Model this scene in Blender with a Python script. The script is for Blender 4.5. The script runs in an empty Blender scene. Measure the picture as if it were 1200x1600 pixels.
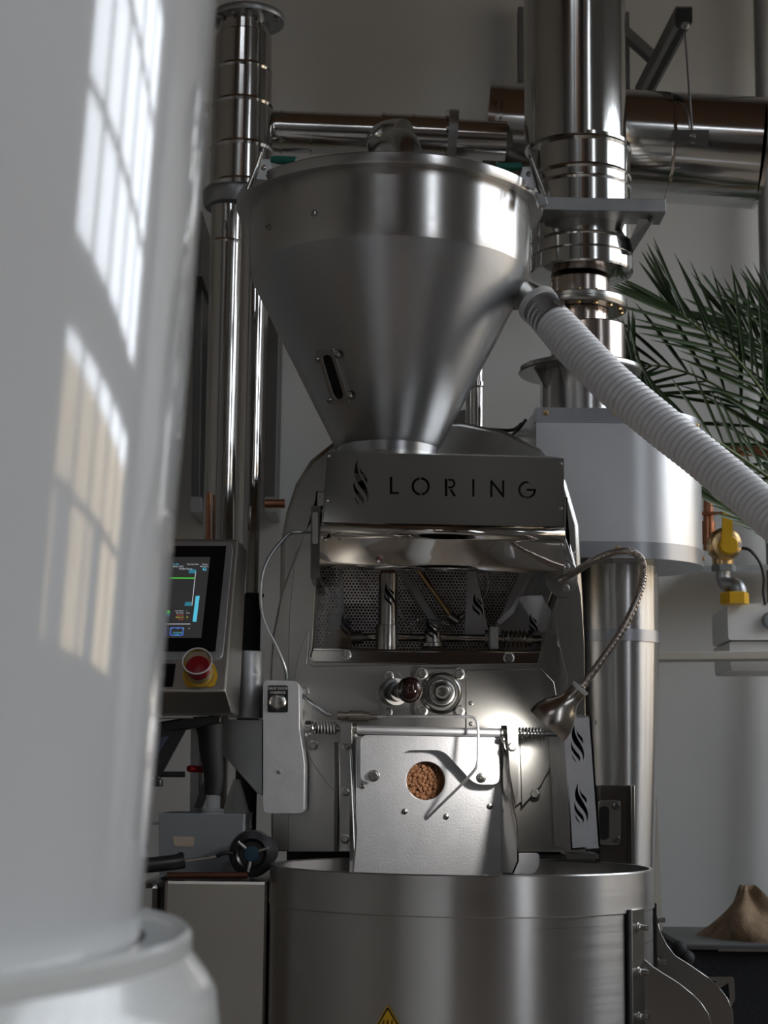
import bpy, math, random
from mathutils import Vector, Matrix, Euler
from mathutils.geometry import tessellate_polygon
random.seed(7)
SC = bpy.context.scene
COL = SC.collection

# ------------------------------------------------------------------ camera
F = 2750.0                      # focal length in pixels of the 1200x1600 frame
PITCH, ROLL, ZC = math.radians(8.75), math.radians(0.6), 1.05
cam_d = bpy.data.cameras.new('camera'); cam = bpy.data.objects.new('camera', cam_d); COL.objects.link(cam)
cam_d.sensor_fit = 'VERTICAL'; cam_d.sensor_height = 36.0; cam_d.sensor_width = 27.0
cam_d.lens = F / 1600 * 36.0
CR = Euler((math.pi/2 + PITCH, 0, 0)).to_matrix() @ Matrix.Rotation(ROLL, 3, 'Z')
CO = Vector((0, 0, ZC))
cam.matrix_world = Matrix.Translation(CO) @ CR.to_4x4()
cam_d.clip_start = 0.05; cam_d.clip_end = 200
cam_d.dof.use_dof = True; cam_d.dof.focus_distance = 3.2; cam_d.dof.aperture_fstop = 8.0
SC.camera = cam

# ------------------------------------------------------------------ view / world
SC.view_settings.view_transform = 'Standard'; SC.view_settings.look = 'None'
SC.view_settings.gamma = 1.0; SC.view_settings.use_curve_mapping = False
SC.view_settings.exposure = 0.12
SC.cycles.use_denoising = True
SC.cycles.max_bounces = 10; SC.cycles.glossy_bounces = 6; SC.cycles.diffuse_bounces = 5
SC.cycles.sample_clamp_indirect = 6.0
SKY = 6.2
W = bpy.data.worlds.new('overcast_sky'); SC.world = W; W.use_nodes = True
nt = W.node_tree; nt.nodes.clear()
o_ = nt.nodes.new('ShaderNodeOutputWorld'); b_ = nt.nodes.new('ShaderNodeBackground')
r_ = nt.nodes.new('ShaderNodeValToRGB'); s_ = nt.nodes.new('ShaderNodeSeparateXYZ'); t_ = nt.nodes.new('ShaderNodeTexCoord')
m_ = nt.nodes.new('ShaderNodeMapRange'); m_.inputs['From Min'].default_value = -1
nt.links.new(t_.outputs['Generated'], s_.inputs[0]); nt.links.new(s_.outputs['Z'], m_.inputs['Value'])
nt.links.new(m_.outputs[0], r_.inputs[0]); nt.links.new(r_.outputs[0], b_.inputs['Color']); nt.links.new(b_.outputs[0], o_.inputs[0])
e = r_.color_ramp.elements
e[0].position = 0.47; e[0].color = (0.20, 0.19, 0.18, 1)
e[1].position = 0.51; e[1].color = (0.86, 0.92, 1.0, 1)
b_.inputs['Strength'].default_value = SKY

# room extents and the window bays of the right wall: (y0, y1)
RX0, RX1, RY0, RY1, RZ1 = -4.2, 2.3, -4.5, 4.8, 6.5
BAYS = [(2.55, 4.6, 3.3), (-1.0, 0.1, 4.9)]     # y0, y1, head height
SILL, TRANS0, TRANS1 = 1.15, 1.95, 2.1
for y0, y1, HEAD in BAYS:
    for z0, z1 in ((SILL, TRANS0), (TRANS1, HEAD)):
        L = bpy.data.lights.new('window_daylight', 'AREA'); L.shape = 'RECTANGLE'; L.size = z1-z0; L.size_y = y1-y0
        L.cycles.is_portal = True
        lo = bpy.data.objects.new('window_daylight', L); COL.objects.link(lo)
        lo.location = (RX1+0.16, (y0+y1)/2, (z0+z1)/2); lo.rotation_euler = (0, math.pi/2, 0)

FILL_SKYL = (-1.5, 0.6, -4.3, -3.5)          # unseen skylight, added for fill light: x0, x1, y0, y1
DOORG = (-1.53, -1.38, 0.35, 1.95)      # glazed slot of an unseen door behind the camera, added for light streaks: x0, x1, z0, z1
for loc, rot, sx, sy in (((( FILL_SKYL[0]+FILL_SKYL[1])/2, (FILL_SKYL[2]+FILL_SKYL[3])/2, RZ1+.12), (0,0,0), FILL_SKYL[1]-FILL_SKYL[0], FILL_SKYL[3]-FILL_SKYL[2]),
                         (((DOORG[0]+DOORG[1])/2, RY0-.22, (DOORG[2]+DOORG[3])/2), (math.pi/2,0,0), DOORG[1]-DOORG[0], DOORG[3]-DOORG[2])):
    L = bpy.data.lights.new('window_daylight', 'AREA'); L.shape = 'RECTANGLE'; L.size = sx; L.size_y = sy; L.cycles.is_portal = True
    lo = bpy.data.objects.new('window_daylight', L); COL.objects.link(lo); lo.location = loc; lo.rotation_euler = rot  # portals for the added skylight and the door slot

# ------------------------------------------------------------------ pixel <-> place
def ray(px, py): return CR @ Vector(((px-600)/F, -(py-800)/F, -1.0))
def P(px, py, Y):
    d = ray(px, py); return CO + d*(Y/d.y)
def PP(px, py, pt, n):
    d = ray(px, py); return CO + d*((pt-CO).dot(n)/d.dot(n))
def K(px, py, Y):
    d = ray(px, py); return (Y/d.y)/F          # metres per pixel there
V = Vector

# ------------------------------------------------------------------ materials
MATS = {}
def mat(name, col, metal=0.0, rough=0.5, aniso=0.0, var=0.0, vscale=6.0, stretch=(1,1,1), bump=0.0, bscale=60.0,
        emit=None, trans=0.0, ior=1.45, sss=0.0, coat=0.0, alpha=1.0, col2=None, rvar=0.0, spec=None):
    if name in MATS: return MATS[name]
    m = bpy.data.materials.new(name); m.use_nodes = True; n = m.node_tree; B = n.nodes['Principled BSDF']
    B.inputs['Base Color'].default_value = (*col, 1); B.inputs['Metallic'].default_value = metal
    B.inputs['Roughness'].default_value = rough; B.inputs['IOR'].default_value = ior
    if spec is not None: B.inputs['Specular IOR Level'].default_value = spec
    if trans: B.inputs['Transmission Weight'].default_value = trans
    if coat: B.inputs['Coat Weight'].default_value = coat; B.inputs['Coat Roughness'].default_value = 0.06
    if sss:
        B.inputs['Subsurface Weight'].default_value = sss; B.inputs['Subsurface Radius'].default_value = (.05,.05,.05); B.inputs['Subsurface Scale'].default_value = 0.5
    if alpha < 1: B.inputs['Alpha'].default_value = alpha
    if emit: B.inputs['Emission Color'].default_value = (*emit[0], 1); B.inputs['Emission Strength'].default_value = emit[1]
    if aniso:
        B.inputs['Anisotropic'].default_value = aniso; B.inputs['Anisotropic Rotation'].default_value = .25
        tg = n.nodes.new('ShaderNodeTangent'); tg.direction_type = 'RADIAL'; tg.axis = 'Z'; n.links.new(tg.outputs[0], B.inputs['Tangent'])
    if var or rvar or bump or col2:
        tc = n.nodes.new('ShaderNodeTexCoord'); mp = n.nodes.new('ShaderNodeMapping'); mp.inputs['Scale'].default_value = stretch
        n.links.new(tc.outputs['Object'], mp.inputs[0])
        nz = n.nodes.new('ShaderNodeTexNoise'); nz.inputs['Scale'].default_value = vscale; nz.inputs['Detail'].default_value = 6
        n.links.new(mp.outputs[0], nz.inputs['Vector'])
        if var or col2:
            mx = n.nodes.new('ShaderNodeMix'); mx.data_type = 'RGBA'
            c2 = col2 or tuple(max(0, c*(1-var)) for c in col)
            c1 = col if col2 else tuple(min(1, c*(1+var)) for c in col)
            mx.inputs[6].default_value = (*c1, 1); mx.inputs[7].default_value = (*c2, 1)
            rp = n.nodes.new('ShaderNodeMapRange'); rp.inputs['From Min'].default_value = .3; rp.inputs['From Max'].default_value = .7
            n.links.new(nz.outputs['Fac'], rp.inputs['Value']); n.links.new(rp.outputs[0], mx.inputs[0]); n.links.new(mx.outputs[2], B.inputs['Base Color'])
        if rvar:
            rr = n.nodes.new('ShaderNodeMapRange'); rr.inputs['From Min'].default_value = .25; rr.inputs['From Max'].default_value = .75
            rr.inputs['To Min'].default_value = max(.02, rough-rvar); rr.inputs['To Max'].default_value = rough+rvar
            n.links.new(nz.outputs['Fac'], rr.inputs['Value']); n.links.new(rr.outputs[0], B.inputs['Roughness'])
        if bump:
            n2 = n.nodes.new('ShaderNodeTexNoise'); n2.inputs['Scale'].default_value = bscale; n2.inputs['Detail'].default_value = 4
            n.links.new(mp.outputs[0], n2.inputs['Vector'])
            bp = n.nodes.new('ShaderNodeBump'); bp.inputs['Strength'].default_value = bump; bp.inputs['Distance'].default_value = .002
            n.links.new(n2.outputs['Fac'], bp.inputs['Height']); n.links.new(bp.outputs[0], B.inputs['Normal'])
    MATS[name] = m; return m
STEEL   = mat('brushed_steel', (.43,.42,.40), 1, .27, vscale=3, var=.02)
SPUN    = mat('spun_steel', (.55,.54,.53), 1, .30, aniso=.85, rvar=.03, vscale=4, stretch=(.3,.3,60))
CONE    = mat('bead_spun_cone_steel', (.50,.51,.53), 1, .34, aniso=.7, rvar=.03, vscale=4, stretch=(.3,.3,60))
BLAST   = mat('matt_steel_sheet', (.70,.70,.72), 1, .56, var=.05, vscale=30, bump=.12, bscale=260)
POLISH  = mat('polished_steel', (.60,.58,.56), 1, .07, rvar=.02, vscale=3)
MIRROR  = mat('mirror_steel_sheet', (.55,.54,.52), 1, .10, rvar=.015, vscale=3)
DUCT    = mat('spiral_duct_steel', (.56,.55,.53), 1, .12, rvar=.02, vscale=4, bump=.04, bscale=6)
GALV    = mat('galvanised_steel', (.42,.43,.44), 1, .42, var=.12, vscale=14)
ALU     = mat('pale_aluminium_sheet', (.72,.73,.75), 1, .40, aniso=.4, var=.03, vscale=9)
ALUDK   = mat('grey_aluminium_band', (.42,.43,.46), 1, .36, aniso=.4)
STRUT   = mat('grey_strut_channel', (.16,.16,.155), .5, .5, var=.1)
DARKST  = mat('dark_steel', (.16,.155,.15), 1, .4, var=.1)
HEAT    = mat('heat_tinted_steel', (.50,.36,.27), 1, .2, col2=(.44,.40,.38), vscale=7)
BRASS   = mat('brass', (.62,.44,.22), 1, .3, var=.1, vscale=20)
COPPER  = mat('copper_pipe', (.55,.25,.15), 1, .35, var=.15, vscale=20)
BLACK   = mat('black_plastic', (.012,.012,.014), 0, .35, rvar=.05)
BLACKM  = mat('black_rubber', (.015,.015,.016), 0, .7, rvar=.05)
GLOSSBK = mat('black_glass', (.006,.006,.008), 0, .08, rvar=.02)
KNOB    = mat('dark_brown_knob', (.012,.005,.004), 0, .10, coat=.6, var=.2)
YELLOW  = mat('yellow_paint', (.74,.43,.015), 0, .42, var=.08)
RED     = mat('red_plastic', (.22,.008,.012), 0, .25, var=.1)
GREEN   = mat('green_grip', (.02,.16,.12), 0, .45, var=.1)
BROWN   = mat('brown_wax', (.10,.035,.02), 0, .3, var=.2)
WHITEPL = mat('white_plastic', (.70,.71,.71), 0, .38, var=.02)
GREYPL  = mat('grey_translucent_plastic', (.22,.24,.26), 0, .4, var=.05)
HOSE    = mat('white_ribbed_hose', (.80,.80,.82), 0, .22, var=.02)
TUB     = mat('milky_poly_tub', (.80,.81,.82), 0, .06, coat=.3, var=.015, vscale=2)
TUB2    = mat('milky_poly_collar', (.82,.83,.81), 0, .2, coat=.2, var=.015, vscale=2)
BURLAP  = mat('burlap', (.22,.15,.09), 0, .9, var=.25, vscale=40, bump=.8, bscale=140)
LEAF    = mat('palm_leaf', (.025,.055,.02), 0, .42, col2=(.05,.085,.025), vscale=5)
STALK   = mat('palm_stalk', (.09,.13,.04), 0, .5, var=.2)
TRUNK   = mat('palm_trunk', (.12,.08,.05), 0, .9, var=.3, bump=.6)
TERRA   = mat('clay_pot', (.35,.17,.10), 0, .8, var=.1)
SOIL    = mat('potting_soil', (.04,.03,.02), 0, .95, var=.3, bump=.8)
LABELP  = mat('beige_label', (.45,.38,.30), 0, .6, var=.05)
BEAN    = mat('roasting_bean', (.33,.15,.065), 0, .55, col2=(.24,.10,.045), vscale=60)
TAN     = mat('tan_board', (.32,.29,.24), 0, .6, var=.08)
WOODBR  = mat('brown_wood', (.20,.10,.05), 0, .5, var=.25, stretch=(1,1,8))
WALLM   = mat('grey_wall_paint', (.60,.60,.585), 0, .75, var=.03, vscale=2.5, bump=.06, bscale=40)
LEDGE   = mat('shelf_board_paint', (.50,.47,.43), 0, .5, var=.03)
FLOORM  = mat('worn_timber_floor', (.52,.43,.35), 0, .35, var=.15, vscale=3, stretch=(6,.6,1), bump=.1)
CEILM   = mat('brown_board_ceiling', (.30,.18,.11), 0, .6, var=.2, vscale=3, stretch=(.5,6,1))
PANELM  = mat('dark_brown_panelling', (.13,.085,.06), 0, .45, var=.25, vscale=3, stretch=(6,1,.5))
FRAMEM  = mat('dark_window_frame', (.04,.04,.045), 0, .5, var=.1)
FACADE  = mat('beige_render_facade', (.68,.52,.33), 0, .85, var=.08, vscale=1.5)
def glass_mat():
    m = bpy.data.materials.new('clear_pane'); m.use_nodes = True; n = m.node_tree; n.nodes.clear()
    o = n.nodes.new('ShaderNodeOutputMaterial'); t = n.nodes.new('ShaderNodeBsdfTransparent'); g = n.nodes.new('ShaderNodeBsdfGlossy')
    g.inputs['Roughness'].default_value = .03; mx = n.nodes.new('ShaderNodeMixShader'); lw = n.nodes.new('ShaderNodeLayerWeight'); lw.inputs[0].default_value = .5; pw = n.nodes.new('ShaderNodeMath'); pw.operation = 'POWER'; pw.inputs[1].default_value = 5; f = n.nodes.new('ShaderNodeMath'); f.operation = 'MULTIPLY_ADD'; f.inputs[1].default_value = .9; f.inputs[2].default_value = .05
    n.links.new(lw.outputs['Facing'], pw.inputs[0]); n.links.new(pw.outputs[0], f.inputs[0])
    n.links.new(f.outputs[0], mx.inputs[0]); n.links.new(t.outputs[0], mx.inputs[1]); n.links.new(g.outputs[0], mx.inputs[2]); n.links.new(mx.outputs[0], o.inputs[0])
    return m
GLASS = glass_mat()
def perf_mat():
    m = mat('perforated_steel_sheet', (.90,.89,.87), .35, .5, var=.03); n = m.node_tree; B = n.nodes['Principled BSDF']
    tc = n.nodes.new('ShaderNodeTexCoord'); sp = n.nodes.new('ShaderNodeSeparateXYZ'); n.links.new(tc.outputs['Object'], sp.inputs[0])
    def M(op, a, b=None, c=None):
        q = n.nodes.new('ShaderNodeMath'); q.operation = op
        for i, v in enumerate((a, b, c)):
            if v is None: continue
            if isinstance(v, (int, float)): q.inputs[i].default_value = v
            else: n.links.new(v, q.inputs[i])
        return q.outputs[0]
    s = .0068
    x = M('DIVIDE', sp.outputs['X'], s); z = M('DIVIDE', sp.outputs['Z'], s*1.732)
    def dots(ox, oz):
        fx = M('SUBTRACT', M('FRACT', M('ADD', x, ox)), .5); fz = M('MULTIPLY', M('SUBTRACT', M('FRACT', M('ADD', z, oz)), .5), 1.732)
        return M('LESS_THAN', M('SQRT', M('ADD', M('MULTIPLY', fx, fx), M('MULTIPLY', fz, fz))), .34)
    h = M('MAXIMUM', dots(100, 100), dots(100.5, 100.5))
    tr = n.nodes.new('ShaderNodeBsdfTransparent'); mx = n.nodes.new('ShaderNodeMixShader'); out = n.nodes['Material Output']
    n.links.new(h, mx.inputs[0]); n.links.new(B.outputs[0], mx.inputs[1]); n.links.new(tr.outputs[0], mx.inputs[2]); n.links.new(mx.outputs[0], out.inputs[0])
    return m
PERF = perf_mat()
def emis(name, col, s=1.0): return mat(name, tuple(c*.3 for c in col), 0, .4, emit=(col, s), rvar=.01)

# ------------------------------------------------------------------ mesh helpers
class MB:
    def __init__(s): s.v = []; s.f = []
    def add(s, vs, fs):
        b = len(s.v); s.v += [V(p) for p in vs]; s.f += [tuple(b+i for i in q) for q in fs]; return s
    def box(s, lo, hi):
        (a,b,c),(d,e,f) = lo, hi
        return s.add([(a,b,c),(d,b,c),(d,e,c),(a,e,c),(a,b,f),(d,b,f),(d,e,f),(a,e,f)],
                     [(3,2,1,0),(4,5,6,7),(0,1,5,4),(1,2,6,5),(2,3,7,6),(3,0,4,7)])
    def hexa(s, p):          # 8 points: front TL TR BR BL, back TL TR BR BL
        return s.add(p, [(0,3,2,1),(4,5,6,7),(0,1,5,4),(1,2,6,5),(2,3,7,6),(3,0,4,7)])
    def lathe(s, prof, c=(0,0,0), n=48, ax=None, close=False):
        # prof: (radius, height along axis)
        M = Matrix.Identity(3) if ax is None else V((0,0,1)).rotation_difference(V(ax)).to_matrix()
        b = len(s.v); c = V(c)
        for r, h in prof:
            for i in range(n):
                a = 2*math.pi*i/n; s.v.append(c + M @ V((r*math.cos(a), r*math.sin(a), h)))
        m = len(prof)
        for j in range(m-1 + (1 if close else 0)):
            for i in range(n):
                k = (j+1) % m
                s.f.append((b+j*n+i, b+j*n+(i+1)%n, b+k*n+(i+1)%n, b+k*n+i))
        if not close:
            if prof[0][0] > 1e-6: s.f.append(tuple(b+i for i in reversed(range(n))))
            if prof[-1][0] > 1e-6: s.f.append(tuple(b+(m-1)*n+i for i in range(n)))
        return s
    def shell(s, prof, c=(0,0,0), n=64, ax=None, th=.002):   # open thin-walled vessel
        inn = [(max(r-th, .0005), h) for r, h in prof]
        return s.lathe(list(prof)+inn[::-1], c, n, ax, close=True)
    def cyl(s, p0, p1, r0, r1=None, n=24):
        p0, p1 = V(p0), V(p1); d = p1-p0; r1 = r0 if r1 is None else r1
        return s.lathe([(r0,0),(r1,d.length)], p0, n, d.normalized())
    def tube(s, pts, r, n=12, caps=True):
        pts = [V(p) for p in pts]; m = len(pts); rs = r if isinstance(r, (list,tuple)) else [r]*m
        T = [(pts[min(i+1,m-1)]-pts[max(i-1,0)]).normalized() for i in range(m)]
        u = T[0].orthogonal().normalized(); b = len(s.v)
        for i in range(m):
            if i: u = (u - T[i]*u.dot(T[i])).normalized()
            w = T[i].cross(u)
            for k in range(n):
                a = 2*math.pi*k/n; s.v.append(pts[i] + (u*math.cos(a)+w*math.sin(a))*rs[i])
        for i in range(m-1):
            for k in range(n): s.f.append((b+i*n+k, b+i*n+(k+1)%n, b+(i+1)*n+(k+1)%n, b+(i+1)*n+k))
        if caps:
            s.f.append(tuple(b+k for k in reversed(range(n)))); s.f.append(tuple(b+(m-1)*n+k for k in range(n)))
        return s
    def plate(s, loops, off):     # loops: outer + holes as world points; extruded by vector off
        off = V(off); b = len(s.v); flat = [p for l in loops for p in l]; N = len(flat)
        tris = tessellate_polygon([[V(p) for p in l] for l in loops])
        s.v += [V(p) for p in flat] + [V(p)+off for p in flat]
        # orientation: front face should look against off
        fr = []
        for t in tris:
            a, c, d = (flat[i] for i in t)
            nn = (V(c)-V(a)).cross(V(d)-V(a))
            if nn.length < 1e-12: continue
            fr.append(t if nn.dot(off) < 0 else t[::-1])
        for t in fr:
            s.f.append(tuple(b+i for i in t)); s.f.append(tuple(b+N+i for i in reversed(t)))
        k = 0
        for li, l in enumerate(loops):
            m = len(l)
            area = sum((V(l[i])-V(l[0])).cross(V(l[(i+1)%m])-V(l[0])).dot(off) for i in range(m))
            flip = (area > 0) != (li > 0)
            for i in range(m):
                a, c = b+k+i, b+k+(i+1)%m
                q = (a, c, c+N, a+N); s.f.append(q if flip else q[::-1])
            k += m
        return s
    def sphere(s, c, r, n=20, m=12, sc=(1,1,1)):
        prof = [(max(1e-7, r*math.sin(math.pi*j/m)), -r*math.cos(math.pi*j/m)) for j in range(m+1)]
        b = len(s.v); s.lathe(prof, (0,0,0), n)
        for i in range(b, len(s.v)): s.v[i] = V(c) + V((s.v[i].x*sc[0], s.v[i].y*sc[1], s.v[i].z*sc[2]))
        return s

WORG = {}
def obj(name, mb, m, parent=None, smooth=True, bevel=0.0, ang=35, label=None, kind=None, org=None):
    vs = mb.v
    lo = V((min(p.x for p in vs), min(p.y for p in vs), min(p.z for p in vs))); hi = V((max(p.x for p in vs), max(p.y for p in vs), max(p.z for p in vs)))
    o0 = V(org) if org is not None else (lo+hi)/2
    me = bpy.data.meshes.new(name); me.from_pydata([p-o0 for p in vs], [], mb.f); me.validate(); me.update()
    me.materials.append(m)
    if smooth:
        me.polygons.foreach_set('use_smooth', [True]*len(me.polygons)); me.set_sharp_from_angle(angle=math.radians(ang))
    o = bpy.data.objects.new(name, me); COL.objects.link(o); WORG[o] = o0
    place(o, o0, parent)
    if bevel:
        bm = o.modifiers.new('edge', 'BEVEL'); bm.width = bevel; bm.segments = 2; bm.limit_method = 'ANGLE'; bm.angle_limit = math.radians(40)
    if label: o['label'] = label
    if kind: o['kind'] = kind
    return o
def place(o, w, parent):
    WORG[o] = V(w)
    if parent: o.parent = parent; o.location = V(w) - WORG[parent]
    else: o.location = w
def thing(name, label, cat, loc, group=None):
    o = bpy.data.objects.new(name, None); COL.objects.link(o); o.empty_display_size = .05
    o.location = loc; WORG[o] = V(loc); return tag(o, label, cat, group)
def tag(o, label, cat, group=None):
    o['label'] = label; o['category'] = cat
    if group: o['group'] = group
    return o
def struct(o): o['kind'] = 'structure'; return o

FRONT = V((0,-1,0))
def px_loop(pts, Y): return [P(x, y, Y) for x, y in pts]
def rnd(pts, r, n=4):               # round the corners of a pixel polygon
    out = []; m = len(pts)
    for i in range(m):
        p = V(pts[i]); a = V(pts[i-1]); b = V(pts[(i+1)%m])
        da, db = (a-p), (b-p); q = min(r, da.length*.45, db.length*.45)
        s, e = p+da.normalized()*q, p+db.normalized()*q
        for k in range(n+1):
            t = k/n; out.append(tuple(s*(1-t)**2 + p*2*t*(1-t) + e*t*t))
    return out
def circ(cx, cy, r, n=28, a0=0, a1=360, ry=None):
    full = abs(a1-a0) >= 360; m = n if full else n+1
    return [(cx+r*math.cos(math.radians(a0+(a1-a0)*i/n)), cy+(ry or r)*math.sin(math.radians(a0+(a1-a0)*i/n))) for i in range(m)]
def spline(pts, k=6):
    pts = [V(p) for p in pts]; out = []; m = len(pts)
    for i in range(m-1):
        a, b, c, d = pts[max(i-1,0)], pts[i], pts[i+1], pts[min(i+2,m-1)]
        for j in range(k):
            t = j/k; out.append(.5*((2*b)+(c-a)*t+(2*a-5*b+4*c-d)*t*t+(3*b-a-3*c+d)*t**3))
    return out+[pts[-1]]
def sheet(name, pts, Y, th, m, parent=None, holes=(), bevel=.0012, **k):
    return obj(name, MB().plate([px_loop(pts, Y)]+[px_loop(h, Y) for h in holes], V((0,th,0))), m, parent, bevel=bevel, **k)
def zc(px, py, Y): return P(px, py, Y).z
def turned(name, cx, cy, Y, prof, m, parent=None, n=64, shell=0, smooth=True, **k):
    if m.name == 'spiral_duct_steel': k.setdefault('ang', 12)
    # upright turned shape: prof = (py of its ends, half width in px), bottom to top or top to bottom
    c = P(cx, cy, Y); pr = [(hw*K(cx, py, Y), zc(cx, py, Y)) for py, hw in prof]
    mb = MB()
    base = V((c.x, Y, 0))
    if shell: mb.shell(pr, base, n, th=shell)
    else: mb.lathe(pr, base, n)
    return obj(name, mb, m, parent, smooth, **k)
def disc(name, px, py, Y, r, th, m, parent=None, ax=FRONT, n=36, prof=None, **k):
    # round boss standing th proud towards the viewer from depth Y; r in px, or prof = (r px, metres proud)
    q = K(px, py, Y); pr = [(a*q, h) for a, h in prof] if prof else [(r*q, 0), (r*q, th*.8), (r*q-th*.2, th)]
    return obj(name, MB().lathe(pr, P(px, py, Y), n, ax), m, parent, **k)
_B = {}
def bolt(px, py, Y, r, parent, m=None, ax=FRONT, name='bolt', hexa=True):
    key = (hexa, (m or STEEL).name)
    if key not in _B:
        mb = MB().lathe([(1.3,0),(1.3,.18),(1.22,.22)], n=20)
        if hexa: mb.lathe([(1,.2),(1,.75),(.86,.9),(.5,.9),(.5,.6),(.01,.6)], n=6)
        else: mb.lathe([(1,.2),(.97,.5),(.8,.75),(.45,.88),(.42,.6),(.01,.6)], n=16)
        me = bpy.data.meshes.new('bolt'); me.from_pydata(mb.v, [], mb.f); me.update(); me.materials.append(m or STEEL)
        me.polygons.foreach_set('use_smooth', [True]*len(me.polygons)); me.set_sharp_from_angle(angle=math.radians(30)); _B[key] = me
    o = bpy.data.objects.new(name, _B[key]); COL.objects.link(o)
    w = Y if isinstance(Y, V) else P(px, py, Y)
    q = r*K(px, py, w.y)/1.15; o.scale = (q, q, q); o.rotation_mode = 'QUATERNION'; o.rotation_quaternion = V((0,0,1)).rotation_difference(V(ax))
    place(o, w, parent); return o
_vl = bpy.context.view_layer
def text(name, s, px, py, Y, h, m, parent, align='LEFT', plane=None, bold=0.0, xs=1.0):
    cu = bpy.data.curves.new('t', 'FONT'); cu.body = s; cu.size = 1; cu.align_x = align; cu.offset = bold; cu.resolution_u = 3
    t = bpy.data.objects.new('t', cu); COL.objects.link(t); _vl.update()
    me = bpy.data.meshes.new_from_object(t.evaluated_get(bpy.context.evaluated_depsgraph_get()))
    bpy.data.objects.remove(t); bpy.data.curves.remove(cu)
    if plane: pt, nn = plane; f = lambda x, y: PP(x, y, pt, nn) - nn*-.0006
    else: f = lambda x, y: P(x, y, Y)
    mb = MB(); q = h/.72
    mb.v = [f(px + v.co.x*q*xs, py - v.co.y*q) for v in me.vertices]; mb.f = [tuple(p.vertices) for p in me.polygons]
    bpy.data.meshes.remove(me)
    return obj(name, mb, m, parent, smooth=False)
FL = [[(215,910),(190,970),(175,1030),(172,1085),(185,1150),(215,1205),(260,1260),(300,1310),(325,1360),(335,1400),(340,1450),(352,1400),(352,1330),(335,1270),(305,1210),(270,1150),(235,1090),(218,1040),(212,980)],
      [(238,1000),(245,1060),(270,1110),(300,1150),(325,1190),(335,1205),(337,1160),(325,1120),(295,1085),(262,1050)],
      [(168,1170),(160,1230),(170,1290),(205,1350),(250,1400),(280,1440),(285,1475),(298,1420),(285,1370),(240,1320),(200,1270),(178,1220)],
      [(178,1355),(182,1400),(205,1440),(245,1475),(225,1440),(200,1400)]]
def flame(x0, y0, w, h): return [[(x0+(a-160)/195*w, y0+(b-910)/570*h) for a, b in l] for l in FL]

# ================================================================== the room
struct(obj('floor', MB().box((RX0,RY0,-.1),(RX1,RY1,0)), FLOORM, smooth=False))
def rect(x0,x1,y0,y1,z): return [V((x0,y0,z)),V((x1,y0,z)),V((x1,y1,z)),V((x0,y1,z))]
struct(obj('ceiling', MB().plate([rect(RX0,RX1,RY0,RY1,RZ1), rect(*FILL_SKYL,RZ1)], (0,0,.1)), CEILM, smooth=False))
sl = struct(obj('window_9', MB().plate([rect(*FILL_SKYL,RZ1+.03), rect(FILL_SKYL[0]+.06,FILL_SKYL[1]-.06,FILL_SKYL[2]+.06,FILL_SKYL[3]-.06,RZ1+.03)], (0,0,.06)), FRAMEM, smooth=False))  # frame of the added skylight, out of view
for k in (1,2,3):
    x = FILL_SKYL[0]+(FILL_SKYL[1]-FILL_SKYL[0])*k/4; obj('glazing_bar', MB().box((x-.02,FILL_SKYL[2]+.06,RZ1+.04),(x+.02,FILL_SKYL[3]-.06,RZ1+.08)), FRAMEM, sl, smooth=False)
for k in range(4):
    x0, x1 = (FILL_SKYL[0]+(FILL_SKYL[1]-FILL_SKYL[0])*q/4 for q in (k,k+1)); obj('pane', MB().add(rect(x0,x1,FILL_SKYL[2],FILL_SKYL[3],RZ1+.06), [(0,1,2,3)]), GLASS, sl, smooth=False)
struct(obj('wall_back', MB().box((RX0,RY1,0),(RX1+.2,RY1+.2,RZ1)), WALLM, smooth=False))
struct(obj('wall_left', MB().box((RX0-.2,RY0,0),(RX0,RY1,RZ1)), WALLM, smooth=False))
def rxz(x0,x1,z0,z1,y): return [V((x0,y,z0)),V((x1,y,z0)),V((x1,y,z1)),V((x0,y,z1))]
struct(obj('wall_front', MB().plate([rxz(RX0,RX1,0,RZ1,RY0), rxz(*DOORG,RY0)], (0,-.2,0)), WALLM, smooth=False))
holes = [[V((RX1,y0,z0)),V((RX1,y1,z0)),V((RX1,y1,z1)),V((RX1,y0,z1))] for y0,y1,HEAD in BAYS for z0,z1 in ((SILL,TRANS0),(TRANS1,HEAD))]
struct(obj('wall_right', MB().plate([[V((RX1,RY0,0)),V((RX1,RY1,0)),V((RX1,RY1,RZ1)),V((RX1,RY0,RZ1))]]+holes, (.2,0,0)), WALLM, smooth=False))
wp = struct(obj('trim_2', MB().box((RX0,RY0,0),(-1.75,RY0+.05,2.4)).box((-1.15,RY0,0),(RX1,RY0+.05,2.4)), PANELM, smooth=False))
for i in range(14):
    x = RX0+.25+i*.48
    if not -1.85 < x < -1.05: obj('panel_batten', MB().box((x-.03,RY0+.05,0),(x+.03,RY0+.075,2.4)), WOODBR, wp, smooth=False)
d1 = struct(obj('door_1', MB().plate([rxz(-1.75,-1.15,0,2.6,RY0+.04), rxz(*DOORG,RY0+.04)], (0,-.04,0)), LEDGE, smooth=False))
obj('pane', MB().add(rxz(*DOORG,RY0+.02), [(0,1,2,3)]), GLASS, d1, smooth=False)
obj('door_handle', MB().tube([(-1.25,RY0+.04,1.05),(-1.25,RY0+.10,1.05),(-1.38,RY0+.10,1.05)], .012), STEEL, d1)
for i, (x, w) in enumerate(((-3.0,.3),(-.35,.22),(1.3,.3))):  # unseen dark posts, added to streak the reflections in the steel
    struct(obj('trim_%d' % (3+i), MB().box((x-w/2,-2.3-w/2,0),(x+w/2,-2.3+w/2,RZ1)), (DARKST, FRAMEM, FRAMEM)[i], smooth=False, bevel=.01))
wn = 0
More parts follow.
